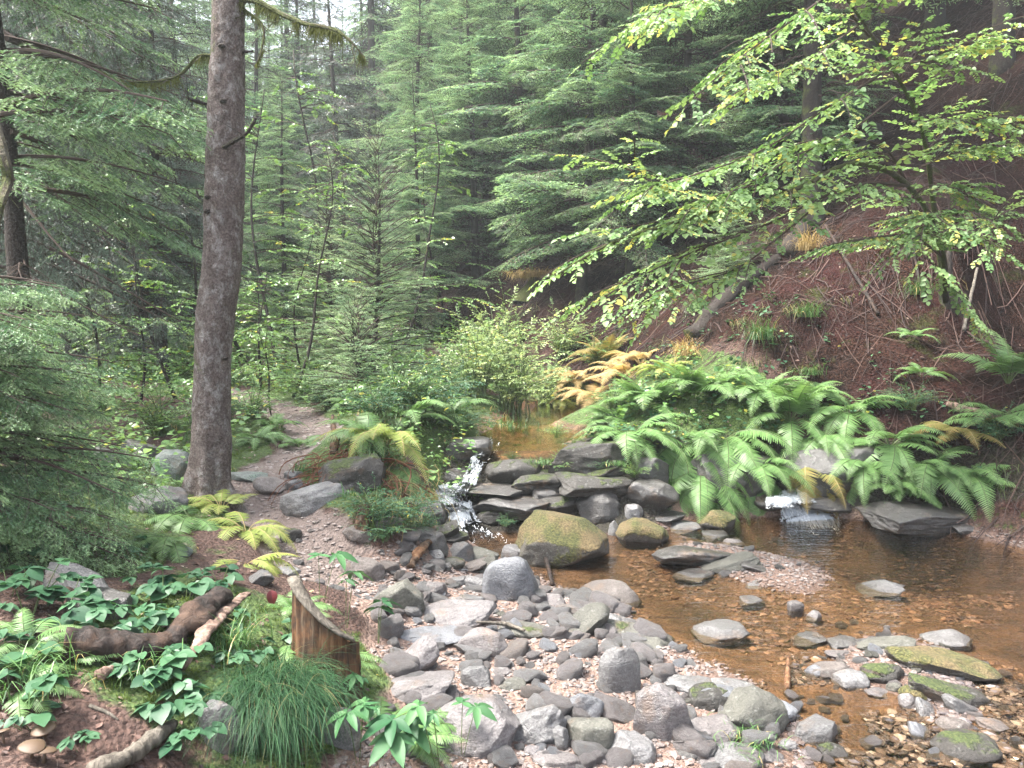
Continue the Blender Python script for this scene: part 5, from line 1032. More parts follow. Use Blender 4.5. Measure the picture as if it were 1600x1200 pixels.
# ---------------------------------------------------------------- near spruces at the left: every bough is a part, boughs share meshes
BN = [mk_mesh('bough', *(lambda q: (q[0], q[1]))(b), [M_NEEDLE_NEAR, M_TWIG], b[2], b[3], False) for b in [branch(1.0, 'near', 300+i, .2, .3, .28, .8, .42) for i in range(4)]]
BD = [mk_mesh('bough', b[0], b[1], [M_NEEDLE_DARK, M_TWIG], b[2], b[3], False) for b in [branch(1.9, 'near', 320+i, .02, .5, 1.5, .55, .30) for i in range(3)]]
BDEAD = [mk_mesh('dead_bough', b[0], b[1], [M_TWIG, M_TWIG], b[2], b[3], False) for b in [dead_branch(1.4, 340+i) for i in range(3)]]
def near_spruce(x, y, H, z0, z1, Lm, meshes, unit, per, wh, label, seed, rise=(-.1, .4), trunk_r=.05, dead=0, az=(0, 360), pw=.8, bm=None):
    r = np.random.default_rng(seed); z = float(hgt(x, y)); e = tag(empty('spruce_tree', (x, y, z)), label, 'tree'); ob('trunk', trunk_mesh('trunk', H, trunk_r, bm or M_BARKDARK, seed), e)
    zz = z0
    while zz < z1:
        f = (H-zz)/(H-z0)
        for k in range(per):
            a = R(r.uniform(*az)); l = Lm*f**pw*r.uniform(.75, 1.1)
            ob('bough', meshes[r.integers(len(meshes))], e, (0, 0, zz+r.uniform(-.5, .5)*wh), (r.normal(0, .15), -(rise[0]+(rise[1]-rise[0])*(1-f)+r.normal(0, .08)), a), l/unit)
        zz += wh*(.6+.4*f)
    for k in range(dead): ob('dead_bough', BDEAD[r.integers(3)], e, (0, 0, r.uniform(.3, z1)), (0, r.normal(0, .1), r.uniform(0, 6.28)), r.uniform(.5, 1.1))
    return e
near_spruce(-2.62, 3.45, 3.2, .12, 1.2, .92, BN, 1.0, 9, .12, 'young spruce with fine light green boughs at the left border', 11, trunk_r=.035, az=(-110, 110))
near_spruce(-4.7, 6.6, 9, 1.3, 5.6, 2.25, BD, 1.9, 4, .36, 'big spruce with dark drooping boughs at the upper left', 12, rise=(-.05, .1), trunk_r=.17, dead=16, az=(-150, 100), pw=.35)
near_spruce(-3.35, 5.2, 5.5, 1.9, 3.6, 1.5, BN, 1.0, 4, .3, 'spruce with brighter boughs reaching in at the top left corner', 13, rise=(-.1, .1), trunk_r=.08, dead=5, az=(-100, 90), pw=.3)
e = tag(empty('leaning_stem', at(-12, 350, 3.4)), 'moss-grown leaning stem at the left border', 'tree stem')
mossy_branch([at(-60, 60, 3.6), at(-20, 170, 3.5), at(6, 250, 3.4), at(12, 285, 3.4), at(-4, 330, 3.3), at(-14, 420, 3.3), at(-30, 560, 3.3), np.array([-2.4, 3.3, .5])], [.034, .031, .026, .022, .022, .025, .03, .035], 8, 'stem', e, at(-12, 350, 3.4), 60, .02)
# ---------------------------------------------------------------- hazel on the right bank
rz_ = np.random.default_rng(31)
HZ = G(1478, 478); hz = tag(empty('hazel_tree', HZ), 'hazel with yellow-green leaves arching out from the right slope', 'tree')
HB = [ [(1478,470,8.0),(1460,330,7.4),(1440,200,6.8),(1385,90,6.3),(1310,-20,5.8)],
 [(1478,470,8.0),(1470,380,7.3),(1420,290,6.6),(1335,255,6.2),(1235,300,5.8),(1100,335,5.4),(960,378,5.1),(872,428,4.9)],
 [(1420,290,6.6),(1330,290,6.1),(1200,350,5.7),(1080,395,5.4),(985,440,5.2),(935,470,5.1)],
 [(1385,110,6.4),(1290,170,6.0),(1190,235,5.7),(1080,275,5.4),(985,300,5.2)],
 [(1400,150,6.5),(1320,210,6.2),(1240,245,5.9),(1150,300,5.7),(1030,345,5.4),(930,360,5.2)],
 [(1300,300,6.2),(1230,360,5.8),(1150,420,5.6),(1060,450,5.4),(1020,490,5.4)],
 [(1310,-20,5.8),(1240,30,5.5),(1170,80,5.3),(1110,130,5.1),(1075,165,5.0)],
 [(1340,40,6.1),(1260,95,5.8),(1200,120,5.6),(1130,170,5.5)],
 [(1200,-60,5.6),(1120,-10,5.3),(1060,10,5.1),(1010,30,5.0)],
 [(1385,100,6.3),(1440,95,6.1),(1500,70,6.0),(1560,50,5.9)],
 [(1425,190,6.7),(1480,190,6.4),(1540,185,6.2),(1590,195,6.1)],
 [(1440,260,6.9),(1500,235,6.6),(1560,230,6.4)],
 [(1465,350,7.3),(1420,330,6.8),(1450,290,6.3),(1520,300,6.1)],
 [(1470,400,7.4),(1430,370,6.6),(1380,370,6.2),(1330,378,6.0)],
 [(1470,400,7.4),(1460,340,6.4),(1480,350,6.0),(1530,375,5.9)],
 [(1465,360,7.2),(1450,330,6.3),(1440,370,6.0),(1445,420,5.9)],
 [(1470,390,7.2),(1500,330,6.3),(1545,345,6.0),(1570,330,5.9)],
 [(1360,60,6.2),(1330,10,6.0),(1400,-30,5.8)],
 [(1240,300,5.9),(1180,290,5.6),(1090,310,5.4),(1010,280,5.3),(975,255,5.2)] ,
 [(1420,290,6.6),(1380,230,6.3),(1300,215,6.0),(1230,230,5.8)]]
ST = Acc(); CR = Acc()
for i, b in enumerate(HB):
    P = curve([at(*q) for q in b], 22)-HZ
    if i in (0, 1): ST.add(*tube(P, np.linspace(.032, .006, 22), 8, True, .15, i), 0, .5)
    leafy_branches(CR, [P], rz_, .34, .075, TWIGS, .013 if i < 3 else .008, spread=.75, start=.42 if i in (0, 1) else .12, tint=(.05, .9), taper=.25)
    for k in range(7 if i > 1 else 12):      # side branches
        s0 = rz_.uniform(.45 if i < 2 else .2, .9); p0 = P[int(s0*21)]; d = norm(P[min(21, int(s0*21)+2)]-p0); sv = norm(np.cross([0, 0, 1.], d))*rz_.choice([-1, 1]); L = rz_.uniform(.3, .65); u = np.linspace(0, 1, 7)[:, None]
        leafy_branches(CR, [p0+(d*.8+sv*.7+np.array([0, 0, .1]))*L*u-np.array([0, 0, 1])*u**2*.22*L], rz_, .27, .06, TWIGS, .004, start=.15, tint=(.05, .9))
ob('trunk', ST.mesh('stems', [M_BARKMOSS]), hz); ob('crown', CR.mesh('crown', [M_HAZEL, M_TWIG], smooth=False), hz)
# ---------------------------------------------------------------- saplings and leafy shrubs further back
SAP = []
for i, (H, nb, sp, st) in enumerate([(2.4, 16, 1.0, 1), (1.6, 12, .8, 2), (3.4, 22, 1.3, 1)]):
    A, TR = sapling(60+i, H, nb, sp, (.05, 0), .3, st); SAP.append((A.mesh('crown', [M_LEAF, M_TWIG], smooth=False), TR.mesh('trunk', [M_BARKDARK])))
def sap(px, D, k, sc, label, rz=0, z=None, name='beech_sapling'):
    x = tx(px, D); e = tag(empty(name, (x, D, float(hgt(x, D)) if z is None else z), rz), label, 'tree', None); e.scale = (sc,)*3; ob('trunk', SAP[k][1], e); ob('crown', SAP[k][0], e)
for i, a_ in enumerate([(455,9.0,2,.85,'leafy sapling with layered leaves just right of the big trunk'),(400,8.6,1,.9,'small leafy sapling low behind the big trunk on its right'),(270,8.2,2,.8,'leafy sapling left of the big trunk with a thin leaning stem'),
  (330,10.5,2,1.05,'leafy sapling hidden partly by the big trunk'),(500,13,2,1.1,'leafy sapling behind the young spruces with bright leaves'),(545,13,0,1.1,'leafy sapling right of the spike-topped young spruce'),(215,8.0,0,.8,'low leafy sapling in the dark undergrowth at the left'),
  (150,7.4,1,1.0,'low leafy sapling behind the light green spruce boughs'),(420,7.8,1,.6,'low leafy sapling on the mossy bank right of the big trunk'),(470,10.5,0,.9,'leafy sapling overhanging the path bend'),(900,13,2,1.05,'sunlit leafy sapling on the hillside in the middle'),(430,12,2,1.3,'tall leafy sapling with bright crown right of the big trunk'),(380,13,2,1.4,'tall leafy sapling half behind the big trunk'),(495,15,2,1.6,'tall broadleaf further up the path'),(625,13,2,1.2,'slender broadleaf between the spruces in the centre'),(240,13,2,1.5,'tall leafy sapling in the left background'),(700,14.5,2,1.1,'leafy sapling at the foot of the brown hillside'),
  (990,12.5,2,1.0,'leafy sapling above the golden bracken'),(880,17,2,1.5,'light green broadleaf at the top centre')]): sap(*a_, rz=i*1.3)
SH = [shrub_mesh('shrub', 70, .95, .55, 34, M_BRIGHT, TWIGN, .17, .045), shrub_mesh('shrub', 71, .7, .5, 30, M_LEAF, TWIGN, .16, .05), shrub_mesh('shrub', 72, .5, .45, 26, M_BRAMBLE, TWIGN, .15, .045), shrub_mesh('shrub', 73, .8, .4, 22, M_BRIGHT, TWIGS2, .2, .05, lean=(.25, -.3))]
def shrub(px, py, k, sc, label, D=None, rz=0, cat='shrub'):
    p = G(px, py) if D is None else np.array([tx(px, D), D, float(hgt(tx(px, D), D))]); tag(ob('shrub', SH[k], None, p, (0, 0, rz), sc), label, cat); return p
for i, a_ in enumerate([(805,648,0,1.3,'bright leafy shrub drooping over the upper pool'),(850,650,3,1.15,'slender leafy shrub with shoots hanging to the upper pool'),(742,620,0,1.15,'yellow-green shrub left of the one drooping over the pool'),(780,590,0,1.5,'tall leafy shrub against the reddish hillside'),
  (700,640,2,1.1,'dense bramble bush at the left edge of the upper pool'),(660,650,2,1.2,'bramble bush on the mound between path and stream'),(620,640,1,1.0,'leafy bush left of the brambles on the mound'),(690,600,1,1.1,'leafy bush in front of the bare-trunked spruce'),(640,600,2,1.2,'low bramble thicket behind the mound'),
  (720,680,2,.75,'bramble bush hanging over the lip of the cascade'),(590,655,2,.8,'low leafy bush above the torn roots'),(880,560,0,.9,'pale leafy shrub at the foot of the hillside'),(930,575,1,.8,'leafy shrub behind the golden bracken'),(480,625,1,.8,'low bush right of the far path'),(520,640,2,.8,'low bush between path and bushy young spruce'),
  (345,660,2,.7,'low leafy bush left of the path behind the big trunk'),(395,655,1,.6,'bluish-green leafy bush beside the path'),(250,680,1,.8,'low leafy bush in the shade left of the big trunk'),(1420,640,2,.6,'small leafy bush on the mossy right bank'),(960,640,1,.55,'green bush at the right edge of the upper pool'),
  (1560,690,2,.7,'leafy bush at the right border among ferns')]): shrub(*a_, rz=i*2.1)
# ---------------------------------------------------------------- ferns
FG = frondset(M_FERN, 1, .62, w=.135); FY = frondset(M_FERN_YEL, 11, .55, M_FSTEM, .13); FB = frondset(M_FERN_GOLD, 21, .62, M_FSTEM, .13); FR = frondset(M_FERN_RUST, 31, .62, M_FSTEM, .14)
FERNS = [
 (985,690,FG,11,.95,'lush fern at the left end of the right bank beside the ledge',(120,420),(0,1,3,5)),
 (1065,700,FG,13,1.05,'big fern arching over the ledge, nearest the golden bracken',(150,400),(0,1,3,5)),
 (1130,690,FG,12,1.05,'fern with long fronds hanging down to the small round mossy stone',(170,390),(1,3,5)),
 (1175,740,FG,9,1.0,'fern hanging just left of the small waterfall',(190,350),(3,5,1)),
 (1095,745,FG,8,1.0,'fern drooping in front of the ledge rock, above the mossy stones',(190,350),(3,5)),
 (1235,660,FG,11,1.0,'fern with pale spreading fronds above the small waterfall',(120,420),(0,1,2,3)),
 (1290,690,FG,9,.85,'fern hanging over the black rock right of the small waterfall',(170,390),(1,3,5)),
 (1330,650,FG,10,.95,'fern with long fronds reaching right on the right bank',(100,400),(0,1,3)),
 (1390,700,FG,10,.9,'bright fern over the middle of the dark rock',(150,400),(0,1,3,4)),
 (1450,740,FG,12,.9,'dense fern above the long dark pool rock',(150,420),(0,1,3,4)),
 (1510,750,FG,11,.85,'dense fern near the right border above the pool',(150,420),(0,1,3,4)),
 (1400,765,FG,7,.7,'small fern low on the right bank above the water',(170,380),(1,3,4)),
 (1575,600,FG,6,1.0,'tall upright fern at the right border',(90,420),(0,2)),
 (1560,660,FG,9,.95,'wide yellow-green fern at the right border',(120,420),(0,1,4)),
 (1500,680,FR,6,.8,'browning fern with rusty fronds near the right border',(120,380),(1,4)),
 (1260,730,FR,4,.85,'rusty dying fern frond hanging beside the fall',(220,330),(5,3)),
 (1440,590,FG,5,.5,'small fern alone on the brown slope',(90,420),(0,1)),
 (1130,610,FG,6,.7,'fern at the back of the right bank under the slope',(90,420),(0,1,2)),
 (1425,530,FG,4,.4,'tiny fern on the brown slope above the others',(90,420),(0,1)),
 (900,600,FB,12,1.0,'golden bracken clump right of the bright shrub',(0,360),(0,1,4)),
 (925,625,FB,12,.9,'pale golden bracken by the upper pool',(60,420),(0,1,4)),
 (975,590,FB,11,1.0,'golden orange bracken at the slope foot',(0,360),(0,1,4)),
 (945,570,FR,9,1.0,'rusty bracken behind the golden clumps',(0,360),(0,1,2)),
 (1000,570,FB,8,.9,'orange-brown bracken under the hazel tips',(0,360),(0,1)),
 (880,630,FY,8,.7,'yellowing fern beside the golden bracken at the pool',(120,420),(1,4,3)),
 (1015,640,FG,11,1.0,'fern under the hazel tips behind the ledge',(90,420),(0,1,2)),
 (1085,625,FG,10,.95,'fern below the end of the mossy fallen trunk',(90,420),(0,1,2)),
 (1190,625,FG,10,.9,'fern at the slope foot behind the pale spreading one',(90,420),(0,1,2)),
 (1260,625,FG,9,.8,'fern at the slope foot right of the pale spreading one',(90,420),(0,1)),
 (960,660,FG,10,.8,'fern at the right rim of the upper pool',(90,420),(0,1,4)),
 (1040,585,FY,8,.8,'yellowing fern between bracken and mossy fallen trunk',(90,420),(0,1)),
 (1350,735,FG,9,.8,'fern hanging over the black rock in the middle of the bank',(160,380),(1,3,5)),
 (605,700,FY,8,.95,'fern with pale arching fronds on the torn-root mound',(90,330),(0,1,3)),
 (575,690,FG,6,.8,'green fern behind the pale arching one',(90,300),(0,1)),
 (632,735,FG,4,.62,'fern with one long yellow-green frond hanging in front of the mound',(230,310),(5,3)),
 (655,760,FR,4,.5,'limp yellow-brown fern by the leaning plank of the cascade',(200,330),(5,3)),
 (640,660,FG,8,.9,'fern among the brambles on the mound',(60,420),(0,1)),
 (700,655,FG,7,.8,'fern behind the cascade lip',(60,420),(0,1)),
 (560,640,FG,8,.7,'low fern under the bushy young spruce',(60,420),(0,1,4)),
 (470,700,FG,6,.5,'small fern at the inner bend of the path',(60,420),(0,1)),
 (400,690,FG,7,.55,'fern on the mossy verge right of the big trunk',(60,420),(0,1,4)),
 (430,670,FG,6,.5,'fern by the far path verge',(60,420),(0,1)),
 (300,815,FG,7,.62,'bright green fern in front of the tree-foot boulders',(110,330),(1,4,3)),
 (345,795,FY,7,.55,'yellowish fern at the foot of the big trunk',(40,300),(0,1,4)),
 (385,830,FY,8,.6,'yellow-green fern on the bank beside the path step',(120,420),(1,3,4)),
 (385,880,FY,6,.5,'limp yellow fern low on the bank beside the path',(200,400),(3,4)),
 (270,850,FG,5,.5,'small green fern below the grey boulder on the left',(150,330),(1,4)),
 (95,1040,FG,6,.32,'small fern growing by the cut end of the fallen log',(20,300),(0,1,4)),
 (40,1010,FG,6,.34,'small fern at the left border behind the log',(0,360),(0,1,4)),
 (30,1075,FG,5,.34,'fern at the left border below the log end',(0,360),(1,4)),
 (460,960,FG,8,.36,'feathery fern on top of the bank left of the broken stump',(90,420),(0,1,4)),
 (440,1010,FG,7,.42,'fern hanging down the bank left of the broken stump',(200,360),(3,5,4)),
 (500,1050,FG,5,.42,'fern with a frond across the face of the stump',(250,400),(1,4,5)),
 (590,1150,FG,7,.45,'blue-green fern at the bottom between stump and largest boulder',(-20,200),(1,4,3)),
 (620,1165,FG,6,.42,'fern spreading toward the largest boulder',(-60,160),(1,4)),
]
for i, (px, py, fr, n_f, sc, lb, az, pk) in enumerate(FERNS):
    p = G(px, py); fern(p[0], p[1], fr, int(n_f*1.8), sc*1.12, lb, None, 500+i, az, pk)
# ---------------------------------------------------------------- wood lying about
def woodmat(name, c0, c1, c2, orange=0.0, sc=(40, 40, 4)):
    m, t, out = mat(name); P = objc(t); n1 = noise(t, mapping(t, P, sc), 1.0, 5, .65, .6); n2 = noise(t, P, 9, 4, .6)
    c = ramp(t, n1, [(.3, c0), (.5, c1), (.7, c2)])
    if orange: c = mix(t, math_(t, 'MULTIPLY', ramp(t, n2, [(.48, (0, 0, 0)), (.6, (1, 1, 1))]), orange), c, ramp(t, n1, [(.3, (.08, .03, .012)), (.7, (.30, .14, .055))]))
    principled(t, out, c, .8, bump(t, n1, 1, .012), .3); return m
M_ROT = woodmat('rotten_wood', (.010, .006, .004), (.045, .026, .015), (.13, .10, .07), .4, (45, 45, 5))
M_GREYWOOD = woodmat('weathered_wood', (.035, .03, .025), (.09, .078, .062), (.17, .15, .125))
M_WETWOOD = woodmat('wet_brown_wood', (.005, .004, .003), (.016, .011, .009), (.042, .03, .025), .1, (25, 25, 25))
M_PINKWOOD = woodmat('split_pinkish_wood', (.04, .024, .018), (.13, .085, .065), (.25, .185, .15), 0, (30, 30, 30))
# broken stump: hollow shell with a tall slanting rim
SB = G(520, 1092); 
dS = SB[1]; cS = at(512, 1050, dS+.02)
top_pts = [(470,912),(500,940),(535,965),(568,1000)]
W_ = 100/F_PX*dS; k = 64; nr = 36; a = np.arange(k)/k*2*np.pi
xw = np.cos(a)*W_*.52; yw = np.sin(a)*W_*.42
zb = SB[2]-.12
fx = (xw+W_*.52)/(W_*1.04); ztop = np.interp(fx, [0, 1], [at(466, 905, dS)[2], at(568, 1003, dS)[2]])
ztop = ztop-.10*np.clip(-np.sin(a), 0, 1)*0-.10*np.clip(np.sin(a), 0, 1)-.008*fbm(np.stack([a*3, a*0, a*0], -1), 2, 3, 4)
s = np.linspace(0, 1, nr)[:, None]; fl = (1+.25*(1-s)**2)*(1-.03*np.sin(a*2+1))
ridge = 1+.06*fbm(np.stack([np.cos(a)*5+0*s, np.sin(a)*5+0*s, s*1.2+0*a], -1), 1, 4, 5)+.035*fbm(np.stack([np.cos(a)*9+0*s, np.sin(a)*9+0*s, s*3+0*a], -1), 1, 4, 6)
OX, OY, OZ = xw*fl*ridge, yw*fl*ridge, zb+(ztop-zb)*s
inner = .74
IX, IY, IZ = xw*inner*np.ones((nr, 1)), yw*inner*np.ones((nr, 1)), OZ[::-1]+.0
Vs = np.concatenate([np.stack([OX, OY, OZ], -1), np.stack([IX*(.9+.1*s[::-1]), IY, IZ-.01], -1)]).reshape(-1, 3)+np.array([cS[0], cS[1], 0])
i = np.arange(2*nr-1)[:, None]*k+np.arange(k)[None]; j = np.arange(2*nr-1)[:, None]*k+(np.arange(k)+1)[None] % k; Fs = np.stack([i, j, j+k, i+k], -1).reshape(-1, 4)
org = np.array([cS[0], cS[1], zb]); st = tag(empty('tree_stump', org), 'broken rotten stump with an orange-brown split face and slanting top', 'stump')
ob('stump_shell', mk_mesh('stump_shell', Vs-org, Fs, [M_ROT]), st)
cu = curve([at(464, 904, dS-.08), at(500, 936, dS-.11), at(535, 966, dS-.11), at(572, 1005, dS-.07)], 24)-org
ar = np.linspace(np.pi*1.0, np.pi*1.97, 24); fa = lambda q_: np.interp(ar, np.concatenate([a, [2*np.pi]]), np.concatenate([q_, q_[:1]])); cu = np.stack([fa(OX[-1]), fa(OY[-1]), fa(OZ[-1])], -1)+np.array([cS[0], cS[1], 0])-org; cu[:, 2] += .004; cu = curve(cu[::4], 24)
V, F = tube(cu, np.array([.010]+[.026]*22+[.008]), 10, True, .12, 3, flat=.35); ob('splinter_rim', mk_mesh('splinter_rim', V, F, [M_GREYWOOD]), st)
for q in ():
    u = .12+.12*q; p = cu[int(u*23)]+np.array([0, .004, -.01]); Ls = [.22, .3, .26, .34, .28, .24, .2][q]; V, F = tube(np.array([p+np.array([.006*q*.2, -.02, 0]), p+np.array([.004, -.035, -Ls*.5]), p+np.array([.0, -.03, -Ls])]), [.008, .014, .006], 6, True, .3, q); ob('splinter', mk_mesh('splinter', V, F, [M_ROT]), st)
def log(pts, rads, m, label, cat, name='fallen_log', seed=1, k=20, n=60, flat=1.0, rough=.3, endmat=None, lift=0):
    C = curve(pts, n); C[:, 2] += lift; o0 = C[0].copy(); s = np.linspace(0, 1, n); V, F = tube(C-o0, np.interp(s, np.linspace(0, 1, len(rads)), rads), k, True, rough, seed, flat); me = mk_mesh(name, V, F, [m]+([endmat] if endmat else []))
    if endmat:
        mi = np.zeros(len(F), np.int32); mi[-2*k:] = 1; me.polygons.foreach_set('material_index', mi)
    return tag(ob(name, me, None, o0), label, cat)
def gp(px, py, l=0): p = G(px, py); p[2] += l; return p
log([gp(100,1030,.045), gp(160,1032,.05), gp(230,1030,.045), gp(285,1020,.05)], [.05,.052,.048,.04], M_WETWOOD, 'dark wet fallen log with a cut end among the leafy plants', 'log', seed=2, endmat=M_PINKWOOD)
log([gp(262,1030,.05), gp(310,995,.08), gp(345,960,.08)], [.035,.06,.05], M_WETWOOD, 'curved dark piece of rotten log right of the cut log', 'log', seed=3, flat=.7)
log([gp(285,1068,.05), gp(330,1015,.09), gp(385,955,.08)], [.012,.03,.02], M_PINKWOOD, 'split pinkish timber sliver sloping up beside the rotten log', 'timber', 'split_timber', 4, flat=.45)
log([gp(150,1215,.02), gp(205,1195,.03), gp(245,1165,.03), gp(272,1140,.02)], [.028,.026,.024,.016], M_GREYWOOD, 'grey bare branch lying at the lower left edge', 'branch', 'fallen_branch', 5)
log([gp(155,1065,.02), gp(185,1055,.03)], [.02,.012], M_PINKWOOD, 'short pinkish stick below the cut log', 'stick', 'stick', 6)
log([gp(140,1108,.01), gp(165,1118,.012), gp(185,1130,.01)], [.006,.006,.003], M_GREYWOOD, 'thin grey twig lying on the moss at the lower left', 'twig', 'twig', 7, 8)
log([at(742,702,6.95), at(716,738,6.8), at(692,772,6.65)], [.05,.075,.06], M_BARKMOSS, 'mossy leaning plank-like log left of the cascade', 'log', seed=9, flat=.5)
log([gp(640,890,.02), gp(655,875,.05), gp(672,858,.06)], [.028,.034,.02], M_ROT, 'rotten orange chunk of wood leaning on the wet black stone', 'wood chunk', 'wood_chunk', 10, flat=.7)
log([gp(845,862,.13), gp(852,885,.08), gp(863,918,.02)], [.012,.014,.012], M_WETWOOD, 'brown stick leaning on the big mossy boulder', 'stick', 'stick', 11, 8)
log([gp(1229,1088,.0), gp(1230,1070,.035), gp(1231,1050,.07)], [.012,.015,.008], M_ROT, 'short orange stick standing upright in the shallows', 'stick', 'stick', 12, 8)
log([gp(1205,990,.012), gp(1230,995,.012)], [.004,.003], M_PINKWOOD, 'pale thin stick in the orange water', 'stick', 'stick', 13, 6)
log([gp(522,710,.0), gp(522,695,.06), gp(520,676,.15)], [.035,.028,.012], M_ROT, 'upright orange broken wood stub on the mound by the path', 'wood stub', 'wood_stub', 14)
log([gp(560,845,.02), gp(568,828,.06), gp(572,815,.10)], [.04,.045,.04], M_ROT, 'short rotten stub end under the leafy bramble', 'wood stub', 'wood_stub', 15)
log([gp(820,1000,.05), gp(790,990,.05), gp(745,996,.08)], [.008,.012,.006], M_GREYWOOD, 'grey stick across the stones above the crossed-vein stone', 'stick', 'stick', 16, 8)
# on the right slope
def slopelog(a, b, r0, r1, m, label, cat, name, seed, l0=.05, l1=.05, bend=0):
    p, q = gp(*a, l0), gp(*b, l1); mid = (p+q)/2; mid[2] = max(mid[2], float(hgt(mid[0], mid[1]))+.03)+bend; return log([p, mid, q], [r0, (r0+r1)/2, r1], m, label, cat, name, seed, 9, 24)
slopelog((1288,385), (1372,498), .013, .02, M_WETWOOD, 'reddish dead pole lying down the slope under the hazel', 'pole', 'dead_pole', 21, .25, .05)
slopelog((1215,405), (1080,530), .07, .11, M_BARKDARK, 'mossy fallen trunk on the slope above the ferns', 'log', 'fallen_log', 22, .0, .02)
slopelog((1370,205), (1225,400), .07, .11, M_BARKDARK, 'mossy leaning trunk lying down the upper slope', 'log', 'fallen_log', 23, .05, .0)
slopelog((1525,455), (1505,520), .014, .02, M_GREYWOOD, 'pale thin broken stake at the right of the slope', 'stake', 'stake', 24, .25, .02)
slopelog((1410,310), (1440,470), .012, .015, M_WETWOOD, 'thin dark stick lying on the slope beside the hazel foot', 'stick', 'stick', 25)
slopelog((1480,640), (1560,665), .03, .045, M_PINKWOOD, 'rotten pinkish wood on the right bank among ferns', 'wood', 'rotten_wood', 26)
SSB = G(832, 455); sg = tag(empty('tree_stump', SSB), 'old yellowish stump with hanging grass on the hillside', 'stump'); ob('stump_body', trunk_mesh('stump_body', .9, .22, M_BARKMOSS, 5), sg); sg.scale = (1, 1, .7)
V, F, Ti = blades(500, .7, np.random.default_rng(3), .012, .5, .16, 1.5, 60); ob('dry_grass', mk_mesh('dry_grass', V, F, [M_DRYGRASS], None, Ti, False), sg, (0, 0, .35))
st2 = G(1482, 465); sg = tag(empty('tree_stump', st2), 'mossy stump with fibrous bark beside the hazel foot', 'stump'); ob('stump_body', trunk_mesh('stump_body', .8, .11, M_BARKDARK, 8), sg)
# torn roots on the mound
RT = G(545, 715); rr = np.random.default_rng(8); A = Acc()
M_ROOT = mat('torn_roots'); principled(M_ROOT[1], M_ROOT[2], (.11, .045, .026), .8, None, .2); M_ROOT = M_ROOT[0]
for k in range(240):
    p = np.array([rr.uniform(-.28, .42), rr.uniform(-.35, .1), 0]); p[2] = float(hgt(RT[0]+p[0], RT[1]+p[1]))-RT[2]+rr.uniform(-.02, .12); d = norm([rr.normal(0, .8), -rr.uniform(.1, 1), -rr.uniform(.1, 1.1)]); L = rr.uniform(.08, .4); u = np.linspace(0, 1, 7)[:, None]
    A.add(*tube(p+d*L*u+np.array([rr.normal(0, .06), 0, .12*L])*np.sin(u*3.1), rr.uniform(.0015, .005), 4, False), 0, .5)
tag(ob('torn_roots', A.mesh('torn_roots', [M_ROOT]), None, RT), 'tangle of red-brown torn roots over the black rock by the path', 'roots')
A = Acc()
for k in range(90):
    p = G(rr.uniform(590, 680), rr.uniform(745, 815))-RT+np.array([0, 0, rr.uniform(0, .15)]); d = norm([rr.normal(0, .4), -.4, -rr.uniform(.3, 1.1)]); L = rr.uniform(.15, .4); u = np.linspace(0, 1, 7)[:, None]; A.add(*tube(p+d*L*u+np.array([.05, 0, .15*L])*np.sin(u*3.1), .002, 3, False), 0, .5)
tag(ob('dead_stalks', A.mesh('dead_stalks', [M_FSTEM]), None, RT), 'dead straw-coloured fern stalks hanging on the mound left of the cascade', 'stalks')
# ---------------------------------------------------------------- grass tufts
def tuft(px, py, n, L, m, label, seed, lift=0, **kw):
    p = G(px, py); V, F, Ti = blades(n, L, np.random.default_rng(seed), **kw); return tag(ob('grass_tuft', mk_mesh('grass_tuft', V, F, [m], None, Ti, False), None, p+np.array([0, 0, lift+(.07 if 740 < py < 746 and px > 800 else 0)])), label, 'grass tuft')
M_DEEPGRASS = leafmat('deep_green_grass', (.012, .045, .02), (.05, .12, .05), (.2, .18, .08), .3, .5, .2)
tuft(425, 1108, 4200, .32, M_DEEPGRASS, 'large fine-bladed grass tuft hanging over the bank at the bottom', 1, .06, width=.0016, spread=.7, foot=.075, droop=.9, a0=38, side=(.35, -.9), seg=8)
tuft(360, 1010, 160, .2, M_GRASS, 'short grass tuft behind the big hanging tuft', 2, width=.003, foot=.05)
for i, (a_, b_, n_b, L, lb, mm_) in enumerate([(1187,535,180,.55,'hanging grass tuft on the slope above the ferns',M_GRASS),(1262,500,130,.45,'grass tuft on the slope under the dark trunk',M_GRASS),(1262,395,150,.6,'long pale grass hanging beside the dark trunk',M_DRYGRASS),(1435,465,110,.45,'grass tuft on the slope left of the hazel foot',M_GRASS),
  (1265,590,90,.3,'little grass tuft at the foot of the slope',M_GRASS),(1090,490,120,.5,'yellow-green grass hanging over the mossy fallen trunk',M_GRASS),(1120,440,90,.45,'grass above the mossy fallen trunk',M_GRASS),(1070,560,160,.5,'dry grass hanging at the end of the mossy fallen trunk',M_DRYGRASS),
  (580,720,200,.5,'long yellowish grass on the torn-root mound',M_GRASS),(700,640,200,.5,'yellow-green grass beside the brambles',M_GRASS),(480,740,120,.16,'low grass by the stacked whitish stones',M_GRASS),(1165,1172,120,.10,'short bright grass on a stone at the bottom edge',M_GRASS),(1390,800,60,.25,'grass hanging over the long dark pool rock',M_GRASS),
  (850,742,160,.12,'short grass on the left mossy block of the ledge',M_GRASS),(905,742,160,.12,'short grass in the middle of the mossy ledge shelf',M_GRASS),(955,744,140,.11,'short grass on the right mossy block of the ledge',M_GRASS),(60,1090,60,.3,'broad grass at the lower left border',M_GRASS),(230,1060,70,.2,'thin grass in front of the cut log',M_GRASS)]):
    tuft(a_, b_, n_b, L, mm_, lb, 20+i, .03, width=.005 if b_ < 760 else .003, spread=.6, foot=.06, droop=1.0, a0=60, side=(-.3, -.6) if a_ > 1000 and b_ < 650 else None)
